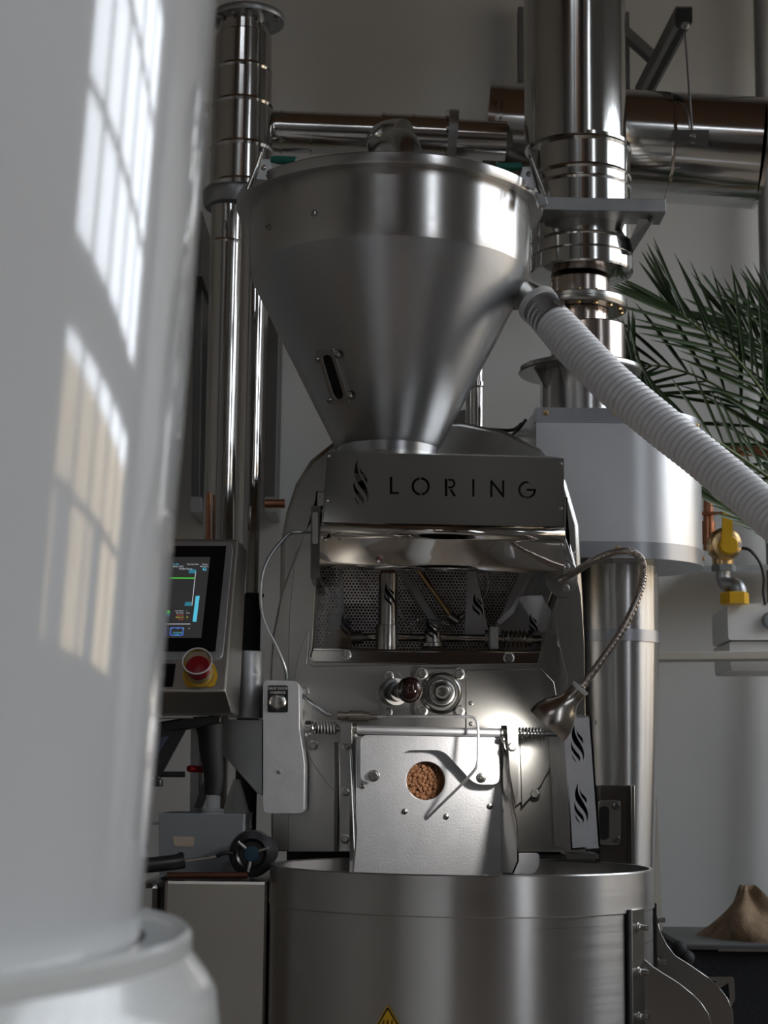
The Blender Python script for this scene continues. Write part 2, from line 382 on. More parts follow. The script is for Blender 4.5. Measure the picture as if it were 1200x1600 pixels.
for y0, y1, HEAD in BAYS:
    nb = max(2, round((y1-y0)/.42))
    for z0, z1 in ((SILL,TRANS0),(TRANS1,HEAD)):
        wn += 1; nr = 2 if z1 < 2 else (3 if z1 < 4 else 6)
        fr = MB(); fw = .03
        fr.box((RX1+.08,y0,z0),(RX1+.14,y0+fw,z1)).box((RX1+.08,y1-fw,z0),(RX1+.14,y1,z1))
        fr.box((RX1+.08,y0+fw,z0),(RX1+.14,y1-fw,z0+fw)).box((RX1+.08,y0+fw,z1-fw),(RX1+.14,y1-fw,z1))
        w = struct(obj('window_%d' % wn, fr, FRAMEM, smooth=False))
        for i in range(1, nb):
            y = y0+(y1-y0)*i/nb; obj('mullion', MB().box((RX1+.09,y-.016,z0+fw),(RX1+.13,y+.016,z1-fw)), FRAMEM, w, smooth=False)
        for j in range(1, nr):
            z = z0+(z1-z0)*j/nr; obj('glazing_bar', MB().box((RX1+.095,y0+fw,z-.014),(RX1+.125,y1-fw,z+.014)), FRAMEM, w, smooth=False)
        for i in range(nb):
            for j in range(nr):
                a, b = y0+(y1-y0)*i/nb, y0+(y1-y0)*(i+1)/nb; c, d = z0+(z1-z0)*j/nr, z0+(z1-z0)*(j+1)/nr
                obj('pane', MB().add([(RX1+.11,a,c),(RX1+.11,b,c),(RX1+.11,b,d),(RX1+.11,a,d)], [(0,1,2,3)]), GLASS, w, smooth=False)
bd = obj('building', MB().box((12,-14,-.1),(20,18,4.0)), FACADE, smooth=False); tag(bd, 'low beige rendered building across the street outside the window', 'building')
for i in range(7):
    obj('window', MB().box((11.97,-11+i*4,1.2),(12.02,-9.6+i*4,2.9)), FRAMEM, bd, smooth=False)
px_ = P(1200,300,4.7).x
dpp = obj('slim_pillar', MB().cyl((px_,4.72,0),(px_,4.72,RZ1-.01), .024), mat('grey_pillar_paint', (.30,.30,.30), 0, .5, var=.05)); tag(dpp, 'slim grey round pillar at the right edge of the wall', 'pipe')  # stands for the wall pillar, made thin and round to cast little shadow
struct(obj('trim_6', MB().box((-.1,RY0,4.3),(RX1,RY0+.06,RZ1)), WOODBR, smooth=False))

# ================================================================== coffee roaster
YB = 3.25
RO = thing('coffee_roaster', 'stainless drum coffee roaster with cut-out lettering on its hood, behind the round cooling tray', 'roaster', (P(680,1200,3.4).x, 3.4, 0))
WIN = [(497,770),(495,880),(488,1012),(484,1026),(491,1034),(832,1041),(842,1034),(850,995),(882,900),(884,780)]
arch = [(437,1330),(437,930),(438,850),(447,800),(462,755),(485,718),(520,690),(570,670),(640,658),(720,658),(790,672),(845,700),(885,750),(905,820),(912,950),(914,1120),(914,1330)]
sheet('rear_casing', arch, 3.56, .55, STEEL, RO, bevel=.012)
ringo = [(424,1330),(422,1050),(426,990),(438,930),(462,865),(488,815),(520,770),(600,735),(700,725),(800,735),(858,775),(886,830),(902,890),(909,950),(912,1120),(912,1330)]
sheet('drum_casing', ringo, 3.29, .265, STEEL, RO, holes=[WIN[::-1]], bevel=.006)
fo = [(450,1331),(450,1065),(452,960),(460,880),(478,828),(500,790),(600,752),(700,742),(800,752),(850,785),(881,830),(893,870),(905,920),(912,985),(915,1120),(915,1331)]
fp = sheet('front_plate', fo, YB, .03, STEEL, RO, holes=[WIN[::-1]])
# round end disc with the same opening cut from its top
dk = circ(678, 1082, 219, 72)
dk = [p for p in dk if p[1] > 1045 or p[0] > 846 or p[0] < 484]
dk = [p for p in dk if not (p[1] < 985)]
dk.sort(key=lambda p: (math.degrees(math.atan2(p[1]-1082, p[0]-678))+72) % 360)
dpl = [(846,1036),(852,985)] + dk + [(484,985),(480,1036),(490,1041)]
dp = sheet('end_disc', dpl, YB-.012, .011, STEEL, RO)
for x, y, r in ((475,1080,7),(489,1165,7),(878,1005,7),(835,1240,8),(541,1150,5)): bolt(x, y, YB-.012, r, dp)
# left flank: black hinge bracket and edge
hb = sheet('hinge_bracket', rnd([(486,790),(500,790),(500,904),(485,904)], 4), 3.13, .12, DARKST, RO)
sheet('hinge_cap', rnd([(488,800),(497,800),(497,850),(488,850)], 3), 3.124, .006, STEEL, hb)
# hood with cut-out lettering
YH = 3.10
def arc(cx, cy, ro, ri, a0, a1, n=16): return circ(cx, cy, ro, n, a0, a1) + circ(cx, cy, ri, n, a1, a0)
LT = flame(552, 717, 24, 74)
LT += [[(609,745),(613,745),(613,768.5),(623,769),(623,772),(609,772)]]
LT += [arc(657.3,760,14.3,10.6,95,262), arc(657.3,760,14.3,10.6,272,445)]
LT += [[(695,748),(699,748),(699,775),(695,775)],
       [(700.2,748)]+circ(704,755.5,7.7,10,-90,90)+[(700.2,763.2),(700.2,760.2)]+circ(704,755.5,4.4,10,90,-90)+[(700.2,751)],
       [(702,764.5),(706,764.5),(713,775.5),(708.5,775.5)]]
LT += [[(738,748.5),(741.2,748.5),(741.2,776),(738,776)]]
LT += [[(766,777),(766,750),(768.5,750),(784.5,770),(784.5,750.5),(788,750.5),(788,777.5),(785.5,777.5),(769.5,757),(769.5,777)]]
LT += [arc(823.5,765.5,14,10.4,-45,-348,20)[0:0] or (circ(823.5,765.5,14,22,-42,-360)+[(823.9+14,764),(823,764),(823,767),(833.6,767)]+circ(823.5,765.5,10.4,22,-347,-42))]
hood_o = [(511,706),(881,716),(882,823),(503,816)]
HD = sheet('hood_panel', hood_o, YH, .003, MIRROR, RO, holes=LT, bevel=0)
for x, y in ((513,713),(511,783),(876,725),(876,795),(508,845),(877,852)): bolt(x, y, YH, 2.6, HD, hexa=False)
# rolled lower edge and underside as one bent sheet
zt, zb = P(690,820,YH).z, P(690,842,YH).z; r0 = (zt-zb)
zm, zl = P(690,882,YH+.012).z, P(690,892,YH+.024).z
prof = [(YH, zt)] + [(YH-.010*math.sin(math.pi*k/8), zt-(zt-zb)*k/8) for k in range(1, 8)] + [(YH, zb), (YH+.001, zb-.003), (YH+.012, zm), (YH+.015, zm-.004), (YH+.020, zl+.001), (YH+.026, zl), (YH+.034, zl+.004), (YH+.10, zl+.045), (YH+.30, zl+.10)]
xl, xr = P(502,820,YH).x, P(882,820,YH).x
mb = MB()
for i, (y, z) in enumerate(prof):
    k = i/(len(prof)-1); mb.v += [V((xl-.004*k, y, z+.003)), V((xr, y, z-.003))]
for i in range(len(prof)-1): mb.f.append((2*i+1, 2*i, 2*i+2, 2*i+3))
hu = obj('hood_underside', mb, POLISH, RO, ang=22)
hu.modifiers.new('thickness', 'SOLIDIFY').thickness = .003
# hood top and flanks
tl, tr = P(511,706,YH), P(881,716,YH)
mb = MB().hexa([tl, tr, tr+V((0,.003,-.006)), tl+V((0,.003,-.006)), tl+V((0,.30,.06)), tr+V((0,.30,.06)), tr+V((0,.30,.054)), tl+V((0,.30,.054))])
obj('hood_top', mb, STEEL, RO, smooth=False)
for x0, y0, x1, y1, sx in ((510,707,502,842,-1),(881,717,882,846,1)):
    a, b = P(x0,y0,YH), P(x1,y1,YH)
    loop = [a, b, b+V((0,.36,-.01)), b+V((0,.36,.08)), a+V((0,.30,.05))]
    obj('hood_end', MB().plate([loop], (.003*-sx,0,0)), POLISH if sx < 0 else STEEL, RO, bevel=.001)
# --- inside the opening
pf = obj('perforated_screen', MB().plate([px_loop([(470,860),(900,860),(885,1060),(470,1060)], 3.51)], (0,.002,0)), PERF, RO, smooth=False)
for x, y in ((504,907),(499,955)): bolt(x, y, 3.505, 5, pf)
sheet('light_backing', [(470,860),(900,860),(890,1060),(470,1060)], 3.55, .003, STEEL, RO, bevel=0)
fl_ = MB().plate([[V((P(480,1,3.3).x,3.28,P(600,1015,3.29).z)),V((P(850,1,3.3).x,3.28,P(600,1015,3.29).z)),V((P(850,1,3.3).x,3.51,P(600,1015,3.29).z)),V((P(480,1,3.3).x,3.51,P(600,1015,3.29).z))]], (0,0,-.004))
obj('opening_floor', fl_, POLISH, RO, smooth=False)
ch = sheet('front_channel', [(488,1016),(846,1019),(838,1041),(484,1034)], 3.262, .004, MIRROR, RO)
bolt(541,1023,3.262,7,ch); bolt(795,1028,3.262,8,ch)
sheet('support_strap', [(529,890),(535,890),(540,965),(537,1000),(527,1000)], 3.48, .006, BLAST, RO)
sheet('diagonal_strap', [(621,890),(633,890),(690,975),(680,985)], 3.47, .008, GALV, RO)
obj('brass_rod', MB().cyl(P(652,888,3.44), P(708,968,3.44), 4.2*.00125), BRASS, RO)
obj('rod_collar', MB().cyl(P(702,962,3.43), P(716,972,3.43), 8*.00125).cyl(P(712,972,3.43), P(728,958,3.43), 5*.00125), STEEL, RO)
sheet('divider_fin', [(729,885),(742,885),(752,935),(762,1000),(726,1000)], 3.42, .006, BLAST, RO)
obj('fin_edge_wire', MB().tube(spline([P(742,888,3.41), P(750,925,3.41), P(757,960,3.41), P(762,992,3.41)]), 1.6*.00125), POLISH, RO)
obj('cable_loop', MB().tube(spline([P(755,890,3.46), P(762,905,3.46), P(760,925,3.46), P(752,940,3.46)]), 2.2*.00125), GALV, RO)
obj('thin_wire', MB().tube(spline([P(622,950,3.36), P(632,970,3.36), P(645,982,3.36), P(640,990,3.36), P(650,970,3.37), P(668,968,3.37), P(690,972,3.37), P(705,978,3.37)]), .9*.00125, n=8), STEEL, RO)
st = turned('sampler_tube', 606, 950, 3.31, [(1016,15),(900,15),(897,14.6)], SPUN, RO, n=40)
turned('tube_sleeve', 604.5, 1000, 3.312, [(1016,18),(979,18),(977,17)], SPUN, st, n=40)
turned('funnel_cap', 606.5, 885, 3.31, [(900,12.5),(892,12),(886,9),(881,15),(878,16.5),(875,16)], BROWN, st, n=40)
sheet('left_bearing', rnd([(502,1010),(508,996),(520,984),(548,981),(550,1012),(503,1013)], 4), 3.33, .05, mat('oily_cast_bronze', (.10,.075,.05), .7, .45, var=.3, vscale=20), RO)
obj('bearing_barrel', MB().cyl(P(548,997,3.34), P(566,996,3.34), 10*.00122).cyl(P(566,996,3.34), P(576,996,3.34), 6*.00122), DARKST, RO)
obj('sensor_block', MB().plate([px_loop([(512,958),(530,958),(536,975),(530,985),(512,985)], 3.4)], (0,.02,0)).plate([px_loop([(516,952),(528,952),(528,960),(516,960)], 3.395)], (0,.02,0)).plate([px_loop([(510,978),(516,978),(516,986),(510,986)], 3.395)], (0,.02,0)), DARKST, RO)
obj('inner_shaft', MB().cyl(P(560,995,3.35), P(846,999,3.35), 6.5*.00122), POLISH, RO)
obj('shaft_clamp', MB().lathe([(17*.00122,0),(20*.00122,.004),(20*.00122,.01),(15*.00122,.012),(15*.00122,.03),(10*.00122,.034),(10*.00122,.045)], P(676,1014,3.34), 28), STEEL, RO)
for x, w, r, m in ((760,5,14,STEEL),(767,8,14,WHITEPL),(774,6,12,COPPER),(828,6,13,STEEL)):
    obj('shaft_collar', MB().cyl(P(x-w/2,997,3.35), P(x+w/2,997.2,3.35), r*.00122), m, RO)
sheet('white_block', [(766,979),(779,979),(779,1014),(766,1014)], 3.325, .02, WHITEPL, RO)
def coil(p0, p1, r, wr, turns, n=14):
    p0, p1 = V(p0), V(p1); d = p1-p0; u = d.normalized().orthogonal(); w = d.normalized().cross(u)
    return [p0 + d*(i/(turns*n)) + (u*math.cos(2*math.pi*i/n)+w*math.sin(2*math.pi*i/n))*r for i in range(turns*n+1)]
obj('inner_spring', MB().tube(coil(P(784,997.5,3.35), P(824,998,3.35), 9*.00122, 0, 6), 1.6*.00122, n=6), POLISH, RO)
sheet('corner_gusset', [(806,931),(846,930),(864,957),(853,988),(845,990)], 3.30, .004, BLAST, RO)
sheet('corner_plate', [(812,893),(876,893),(852,960),(846,1018),(790,1018),(775,978)], 3.44, .004, BLAST, RO)
sheet('slanted_edge_strip', [(826,893),(834,893),(802,960),(782,978),(775,972),(797,950)], 3.40, .003, BLAST, RO)
obj('window_edge_wire', MB().tube(spline([P(867,896,3.22), P(866,910,3.22), P(861,925,3.22), P(855,942,3.22)]), 1.8*.00117), STEEL, RO)
gp = obj('guard_pane', MB().plate([px_loop([(490,884),(868,884),(846,1016),(488,1016)], 3.275)], (0,.001,0)), GLASS, RO, smooth=False)
for x, y, w, h in ((600,910,17,38),(738,927,17,37),(532,958,18,38),(664,966,20,34),(826,958,14,32)):
    obj('flame_decal', MB().plate([px_loop(flame(x,y,w,h)[0], 3.274)], (0,.0008,0)).plate([px_loop(flame(x,y,w,h)[2], 3.274)], (0,.0008,0)).plate([px_loop(flame(x,y,w,h)[1], 3.274)], (0,.0008,0)), GLOSSBK, gp, smooth=False)

# --- bearing, tryer and drop door below the opening
YD = YB-.012
sheet('right_face_plate', [(728,1047),(846,1045),(866,1066),(872,1100),(870,1180),(845,1228),(815,1262),(812,1150),(728,1150)], YD-.004, .0035, STEEL, RO)
for x, y in ((736,1099),(736,1131)): bolt(x, y, YD-.004, 3.2, RO, hexa=False)
bf = sheet('bearing_flange', rnd([(648,1045),(727,1045),(727,1117),(648,1117)], 9), YD-.012, .012, STEEL, RO)
for x, y in ((659,1053),(717,1053),(659,1111),(717,1111)): bolt(x, y, YD-.012, 8.5, bf)
disc('bearing_hub', 690, 1083, YD-.012, 0, 0, STEEL, bf, prof=[(33,0),(33,.004),(30,.010),(28,.012),(27,.006),(23,.006),(22,.02),(20,.026),(19,.026),(14,.030),(11,.040),(10,.041),(7,.041),(6,.036),(6,.012),(.1,.012)], n=48)
ty = sheet('tryer_flange', rnd([(612,1047),(622,1050),(642,1080),(640,1095),(614,1119),(604,1117),(588,1086),(592,1068)], 6), YD-.008, .008, STEEL, RO)
bolt(608,1056,YD-.008,6.5,ty); bolt(606,1113,YD-.008,6.5,ty)
a, b = P(612,1082,YD-.008), P(636,1078,YD-.10)
obj('tryer_sleeve', MB().cyl(a, a.lerp(b,.30), 21*.00116).cyl(a.lerp(b,.30), a.lerp(b,.55), 16*.00116).cyl(a.lerp(b,.55), b, 12*.00114, 9*.00114), DARKST, RO)
kb = P(640,1078,YD-.12); obj('tryer_knob', MB().sphere(kb, 20.5*K(640,1078,kb.y), 32, 20), KNOB, RO)
obj('air_fitting', MB().cyl(P(527,1118,3.19), P(545,1119,3.19), 7*.00115).cyl(P(545,1119,3.19), P(567,1119,3.19), 9*.00115).cyl(P(567,1119,3.19), P(577,1120,3.19), 8*.00115).cyl(P(577,1120,3.19), P(591,1120,3.19), 4.5*.00115), mat('clear_brown_fitting', (.32,.28,.24), .85, .25, var=.15), RO)
obj('braided_lead', MB().tube(spline([P(470,1085,3.22), P(485,1097,3.19), P(505,1112,3.19), P(518,1117,3.19)]), 3.2*.00116), GALV, RO)
YS = 3.115
tb = spline([P(590,1120,3.16), P(640,1119.5,3.12), P(700,1119.5,3.10), P(735,1120,3.09), P(744,1126,3.085), P(747,1140,3.08), P(747,1175,3.075), P(746,1192,3.075), P(740,1205,3.08), P(715,1232,3.1), P(690,1256,3.12), P(668,1278,3.148)], 8)
obj('probe_tube', MB().tube(tb, 2.2*.00113, n=10), BLAST, RO)
# door plates
sg = (665, 1220)
dd = sheet('drop_door', [(556,1150),(785,1153),(785,1400),(549,1400),(549,1325),(556,1300)], 3.15, .006, BLAST, RO, holes=[circ(sg[0],sg[1],30,40)])
for x, y in ((632,1268),(697,1276),(765,1260),(566,1228)): bolt(x, y, 3.15, 4.2, dd, hexa=False)
disc('sight_glass', sg[0], sg[1], 3.156, 31, .001, GLASS, dd, n=40)
# dark bean chamber behind the sight glass
cb = P(sg[0], sg[1], 3.158)
obj('bean_chamber', MB().shell([(.052,.0),(.052,.06),(.003,.06)], cb, 32, (0,1,0)), mat('scorched_steel', (.05,.04,.035), .6, .6, var=.2), dd)
cv = sheet('door_cover', rnd([(563,1148),(563,1222),(592,1223),(633,1172),(692,1172),(742,1226),(781,1226),(781,1152)], 13, 5), 3.128, .005, BLAST, RO)
bolt(584,1212,3.128,8,cv); bolt(752,1215,3.128,7,cv,hexa=False)
ls = sheet('hinge_strap', [(530,1160),(549,1160),(547,1331),(530,1331)], 3.17, .006, STEEL, RO)
for x, y in ((541,1165),(540,1237),(539,1311)): bolt(x, y, 3.17, 6.5, ls)
sheet('strap_pad', [(522,1160),(530,1160),(528,1331),(522,1331)], 3.19, .03, DARKST, RO)
sheet('hinge_clevis', rnd([(532,1129),(550,1129),(550,1162),(532,1162)], 3), 3.085, .07, STEEL, RO)
rc = sheet('hinge_clevis', rnd([(792,1134),(809,1134),(810,1240),(806,1260),(797,1210)], 3), 3.085, .06, STEEL, RO)
bolt(800,1167,3.085,6.5,rc)
sh = obj('hinge_shaft', MB().cyl(P(556,1140,YS), P(788,1145,YS), 6.3*.00114), BLAST, RO)
obj('base_frame', MB().box((P(448,1331,3.30).x,3.30,0),(P(930,1331,3.30).x,3.95,P(680,1333,3.30).z)), mat('dark_base_paint', (.03,.03,.032), 0, .5, var=.1), RO, smooth=False)
obj('hinge_pin', MB().cyl(P(482,1137,YS), P(556,1140,YS), 4*.00114), GALV, RO); obj('hinge_pin', MB().cyl(P(788,1145,YS), P(872,1147,YS), 4*.00114), GALV, RO)
for x0, y0, x1, y1 in ((487,1137,526,1138.5),(811,1146,852,1147)):
    obj('return_spring', MB().tube(coil(P(x0,y0,YS), P(x1,y1,YS), 6*.00114, 0, 8), 1.5*.00114, n=6), STEEL, RO)
for x0, x1, y in ((477,486,1137.5),(549,558,1140),(783,792,1145)):
    cl = obj('shaft_collar', MB().cyl(P(x0,y,YS), P(x1,y,YS), 11.5*.00114), STEEL, RO)
    bolt((x0+x1)/2, y+10, YS-.014, 4.2, cl, hexa=False)
# angled flange on the right of the door
a = [P(785,1160,3.15), P(785,1362,3.15), P(803,1364,3.02), P(811,1345,2.99), P(809,1290,3.0), P(800,1235,3.06), P(794,1180,3.12)]
obj('door_side_flange', MB().plate([a], (-.003,.001,0)), STEEL, RO, ang=60)
al = [P(549,1165,3.15), P(549,1400,3.10), P(556,1330,3.10), P(558,1300,3.11), P(551,1200,3.145)]
obj('door_side_flange', MB().plate([al], (-.003,.001,0)), STEEL, RO)
sheet('lower_tab', rnd([(806,1333),(843,1333),(843,1352),(835,1366),(800,1366)], 6), 3.11, .004, BLAST, RO)
# slotted guard box on the right
gfront = [(880,1119),(923,1118),(938,1325),(892,1328)]
YG = 3.03
gb = obj('guard_box', MB().plate([px_loop(gfront, YG)]+[px_loop(h, YG) for h in flame(892,1130,21,62)+flame(897,1223,22,64)], (0,.003,0)), BLAST, RO, bevel=0)
A = [P(*p, YG) for p in gfront]; Bk = V((0,.20,0))
lf = [A[0], A[3], A[3]+Bk+V((-.008,0,0)), A[0]+Bk+V((-.008,0,0))]
obj('guard_side', MB().plate([lf], (.003,0,0)), BLAST, gb)
rf = [A[1], A[2], A[2]+Bk, A[1]+Bk]; obj('guard_side', MB().plate([rf], (-.003,0,0)), BLAST, gb)
obj('guard_end', MB().plate([[A[0],A[1],A[1]+Bk,A[0]+Bk]], (0,0,-.003)), BLAST, gb); obj('guard_end', MB().plate([[A[3],A[2],A[2]+Bk,A[3]+Bk]], (0,0,.003)), BLAST, gb)
obj('guard_back', MB().plate([[A[0]+Bk,A[1]+Bk,A[2]+Bk,A[3]+Bk]], (0,-.003,0)), DARKST, gb)
bolt(929,1129,3.1,4,gb,ax=V((1,0,0)))
sheet('guard_foot', rnd([(885,1334),(936,1334),(936,1342),(885,1342)], 2), 3.06, .1, STEEL, RO, bevel=.001)
# mounting plate of the gooseneck
mpn = sheet('lamp_plate', circ(878,902,25,30,ry=31), 3.16, .006, STEEL, RO); bolt(885,885,3.16,5,mpn,hexa=False); bolt(885,919,3.16,5,mpn,hexa=False)
obj('side_wing', MB().plate([px_loop([(884,840),(897,880),(908,930),(913,1000),(914,1118),(882,1118),(886,1060),(872,1000),(866,960),(880,905)], 3.17)], (0,.004,0)), STEEL, RO, bevel=.001)
# copper stub on the back
obj('copper_stub', MB().cyl(P(414,787,3.7), P(445,787,3.7), 7*.00135), COPPER, RO)
# beans behind the glass
bm = MB().sphere((0,0,0), 1, 12, 8, (1,.7,1.25))
bme = bpy.data.meshes.new('coffee_bean'); 
for v in bm.v:
    if v.y < -.2 and abs(v.x) < .3: v.y *= .72
bme.from_pydata(bm.v, [], bm.f); bme.polygons.foreach_set('use_smooth', [True]*len(bme.polygons)); bme.materials.append(BEAN)
q = K(sg[0], sg[1], 3.17); pts = []; tries = 0
while len(pts) < 150 and tries < 9000:
    tries += 1; a = random.random()*6.283; r = 31*math.sqrt(random.random()); x, y = r*math.cos(a), r*math.sin(a)
    if all((x-u)**2+(y-w)**2 > 3.9**2 for u, w in pts): pts.append((x, y))
for i, (x, y) in enumerate(pts):
    o = bpy.data.objects.new('coffee_bean', bme); COL.objects.link(o); s = (2.9+random.random()*.5)*q
    o.location = P(sg[0]+x, sg[1]+y, 3.166+random.random()*.004); o.scale = (s, s, s); o.rotation_euler = (random.uniform(-.4,.4), random.random()*3.14, random.uniform(-.5,.5))
    tag(o, 'light brown roasting coffee bean behind the round sight glass', 'coffee bean', 'beans in the sight glass')

# ================================================================== switch box on the left flank
SB = thing('switch_box', 'grey steel switch box with chrome button and black label plate, left of the roaster door', 'switch box', P(440,1270,3.1))
bx = sheet('box_body', rnd([(411,1062),(467,1064),(468,1140),(476,1192),(475,1271),(411,1271)], 9), 3.08, .16, BLAST, SB, bevel=.004)
bolt(436,1206,3.08,3,bx,hexa=False)
lp = sheet('label_plate', rnd([(418,1071),(450,1071),(450,1113),(418,1113)], 3), 3.0775, .003, BLACK, SB)
WT = mat('white_print', (.75,.75,.75), 0, .5, rvar=.02)
text('lettering', 'DROP DOOR', 434, 1077.5, 3.0765, 4.0, WT, lp, 'CENTER', xs=.95); text('lettering', 'OVERRIDE', 434, 1084, 3.0765, 4.0, WT, lp, 'CENTER', xs=.95)
disc('push_button', 434, 1097, 3.0775, 0, 0, STEEL, SB, prof=[(13,0),(13,.004),(11,.006),(10.5,.012),(9,.013),(.1,.0125)])
sheet('box_bracket', [(349,1124),(410,1124),(410,1243),(402,1240),(349,1180)], 3.19, .05, GALV, SB)
wr = obj('sensor_cable', MB().tube(spline([P(487,832,3.16), P(460,832,3.15), P(447,838,3.14), P(420,872,3.12), P(408,912,3.11), P(411,965,3.11), P(432,1010,3.11), P(446,1045,3.12), P(447,1066,3.14)]), 2.6*.00115, n=10), GALV)
tag(wr, 'thin grey sensor cable looping down the roaster flank to the switch box', 'cable')

# ================================================================== bean hopper
YHo, cx = 3.36, 609
HO = thing('bean_hopper', 'large brushed steel cone hopper with rimmed lid standing over the roaster hood', 'hopper', P(605,706,YHo))
brl = turned('barrel', cx, 380, YHo, [(434,217),(426,218.5),(410,219),(330,219)], SPUN, HO, n=128)
cn = turned('cone', cx-2, 560, YHo, [(716,76),(702,78),(696,84),(462,204),(446,212),(434,217)], CONE, HO, n=128)
rm = turned('lid_rim', cx, 330, YHo, [(336,214),(336,237),(333,238.5),(322,238.5),(320,236)], SPUN, HO, n=128)
turned('lid', cx, 300, YHo, [(320,236),(316,200),(311,100),(309,2)], STEEL, HO, n=96)
turned('outlet_collar', cx-3, 706, YHo, [(730,76),(704,76),(704,72)], STEEL, HO)
c0 = WORG[brl]
def on_cyl(px, py, R):       # point on the hopper barrel seen at the pixel
    d = ray(px, py); ox, oy = -c0.x, -YHo
    A_, B_, C_ = d.x**2+d.y**2, 2*(d.x*ox+d.y*oy), ox*ox+oy*oy-R*R
    t = (-B_-math.sqrt(max(0,B_*B_-4*A_*C_)))/(2*A_); return CO+d*t
Rb = 219*K(cx,380,YHo)
for x, y in ((420,355),(491,334)):
    w = on_cyl(x, y, Rb); nn = V((w.x-c0.x, w.y-YHo, 0)).normalized(); bolt(x, y, w, 5.5, brl, ax=nn)
# sight window on the cone
zb0, zt0 = zc(cx,700,YHo), zc(cx,446,YHo); rb0, rt0 = 80*K(cx,700,YHo), 212*K(cx,446,YHo)
def on_cone(px, py):
    d = ray(px, py); lo, hi = 2.6, 3.4
    for _ in range(60):
        m = (lo+hi)/2; p = CO+d*(m/d.y); R = rb0+(rt0-rb0)*(p.z-zb0)/(zt0-zb0)
        if (p.x-c0.x)**2+(p.y-YHo)**2 > R*R: lo = m
        else: hi = m
    return p
cpt = on_cone(523, 588); th = math.atan2(rt0-rb0, zt0-zb0)
rad = V((cpt.x-c0.x, cpt.y-YHo, 0)).normalized(); cnrm = (rad*math.cos(th) - V((0,0,1))*math.sin(th)).normalized()
up = (rad*math.sin(th) + V((0,0,1))*math.cos(th)).normalized(); sd = cnrm.cross(up)*-1
kq = K(523,588,3.1)
def cw(u, v, h=0): return cpt + sd*(u*kq) + up*(v*kq) + cnrm*h
def slot(w, h, hh, n=8): return [cw(w*math.cos(math.radians(a)), h+w*math.sin(math.radians(a)), hh) for a in range(0,181,180//n)] + [cw(w*math.cos(math.radians(a)), -h+w*math.sin(math.radians(a)), hh) for a in range(180,361,180//n)]
fro = [cw(*p, .006) for p in ((-19,-46),(19,-46),(19,46),(-19,46))]
wf = obj('sight_frame', MB().plate([fro, slot(10,28,.006)], cnrm*-.012), STEEL, HO, bevel=.001)
obj('sight_pane', MB().plate([slot(10.4,28,.003)], cnrm*-.003), GLOSSBK, wf, bevel=0)
for u, v in ((-22,34),(22,34),(-22,-36),(22,-36)):
    w = cw(u,v,.004); bolt(523,588,w,6,wf,ax=cnrm,hexa=False)
# toggle latches
for x, y, s, YY in ((412,262,1,3.165),(826,272,-1,3.20)):
    lt = sheet('toggle_latch', [(x-8*s,y-14),(x+11*s,y-14),(x+14*s,y+4),(x+8*s,y+8),(x+17*s,y+14),(x+10*s,y+20),(x-12*s,y+18)] if s > 0 else [(x+8,y-12),(x-10,y-12),(x-14,y+4),(x-8,y+18),(x+10,y+22),(x+12,y+4)], YY, .016, mat('bright_latch_steel', (.72,.73,.74), 1, .4, var=.04), HO)
    obj('latch_grip', MB().tube([P(x+11*s,y-13,YY), P(x+22*s,y-12,YY), P(x+50*s,y-11,YY), P(x+52*s,y-11,YY)], [.006,.0078,.0078,.005]), GREEN, lt)
    obj('latch_hook', MB().tube([P(x-4*s,y-24,YY-.01), P(x-14*s,y+4,YY-.01), P(x-26*s,y+34,YY-.012)], .0035), POLISH, lt)
    obj('latch_link', MB().tube([P(x-2*s,y-30,YY), P(x-9*s,y,YY), P(x-18*s,y+30,YY)], .003), DARKST, lt)
    bolt(x,y,YY,4,lt,hexa=False); bolt(x+6*s,y+13,YY,2.6,lt,hexa=False)
sp_ = sheet('latch_catch', [(836,300),(850,298),(856,318),(842,322)], 3.22, .02, GALV, HO)
# outlet elbow for the hose and the lid elbow
el = obj('side_outlet', MB().tube(spline([P(790,462,3.36), P(815,462,3.34), P(836,472,3.31), P(852,490,3.28)]), 24*K(830,470,3.3), n=28), STEEL, HO)
obj('lid_elbow', MB().tube(spline([P(640,275,3.5), P(639,245,3.5), P(634,226,3.54), P(624,221,3.62), P(612,222,3.8)]), 21*K(640,220,3.6), n=28), STEEL, HO)

# ================================================================== cooling tray
YT, tx = 2.93, 720
CT = thing('cooling_tray', 'round brushed steel cooling tray below the roaster door, rim open at the top', 'cooling tray', V((P(tx,1352,YT).x, YT, 0)))
ctr = V((P(tx,1400,YT).x, YT, 0)); Rt = 297*K(tx,1400,YT); ztray = P(tx,1352,YT).z
obj('tray_wall', MB().shell([(Rt,.10),(Rt,ztray-.05)], ctr, 128, th=.004), SPUN, CT)
obj('rim_band', MB().shell([(Rt+.001,ztray-.0615),(Rt+.0025,ztray-.060),(Rt+.0015,ztray-.002),(Rt,ztray)], ctr, 128, th=.005), SPUN, CT)
obj('tray_floor', MB().lathe([(.0005,0),(Rt-.006,0)], ctr+V((0,0,ztray-.16)), 96), mat('dark_tray_floor', (.12,.11,.10), .9, .45, var=.1), CT)
obj('tray_base', MB().lathe([(Rt*.9,0),(Rt*.9,.12)], ctr, 64), DARKST, CT)
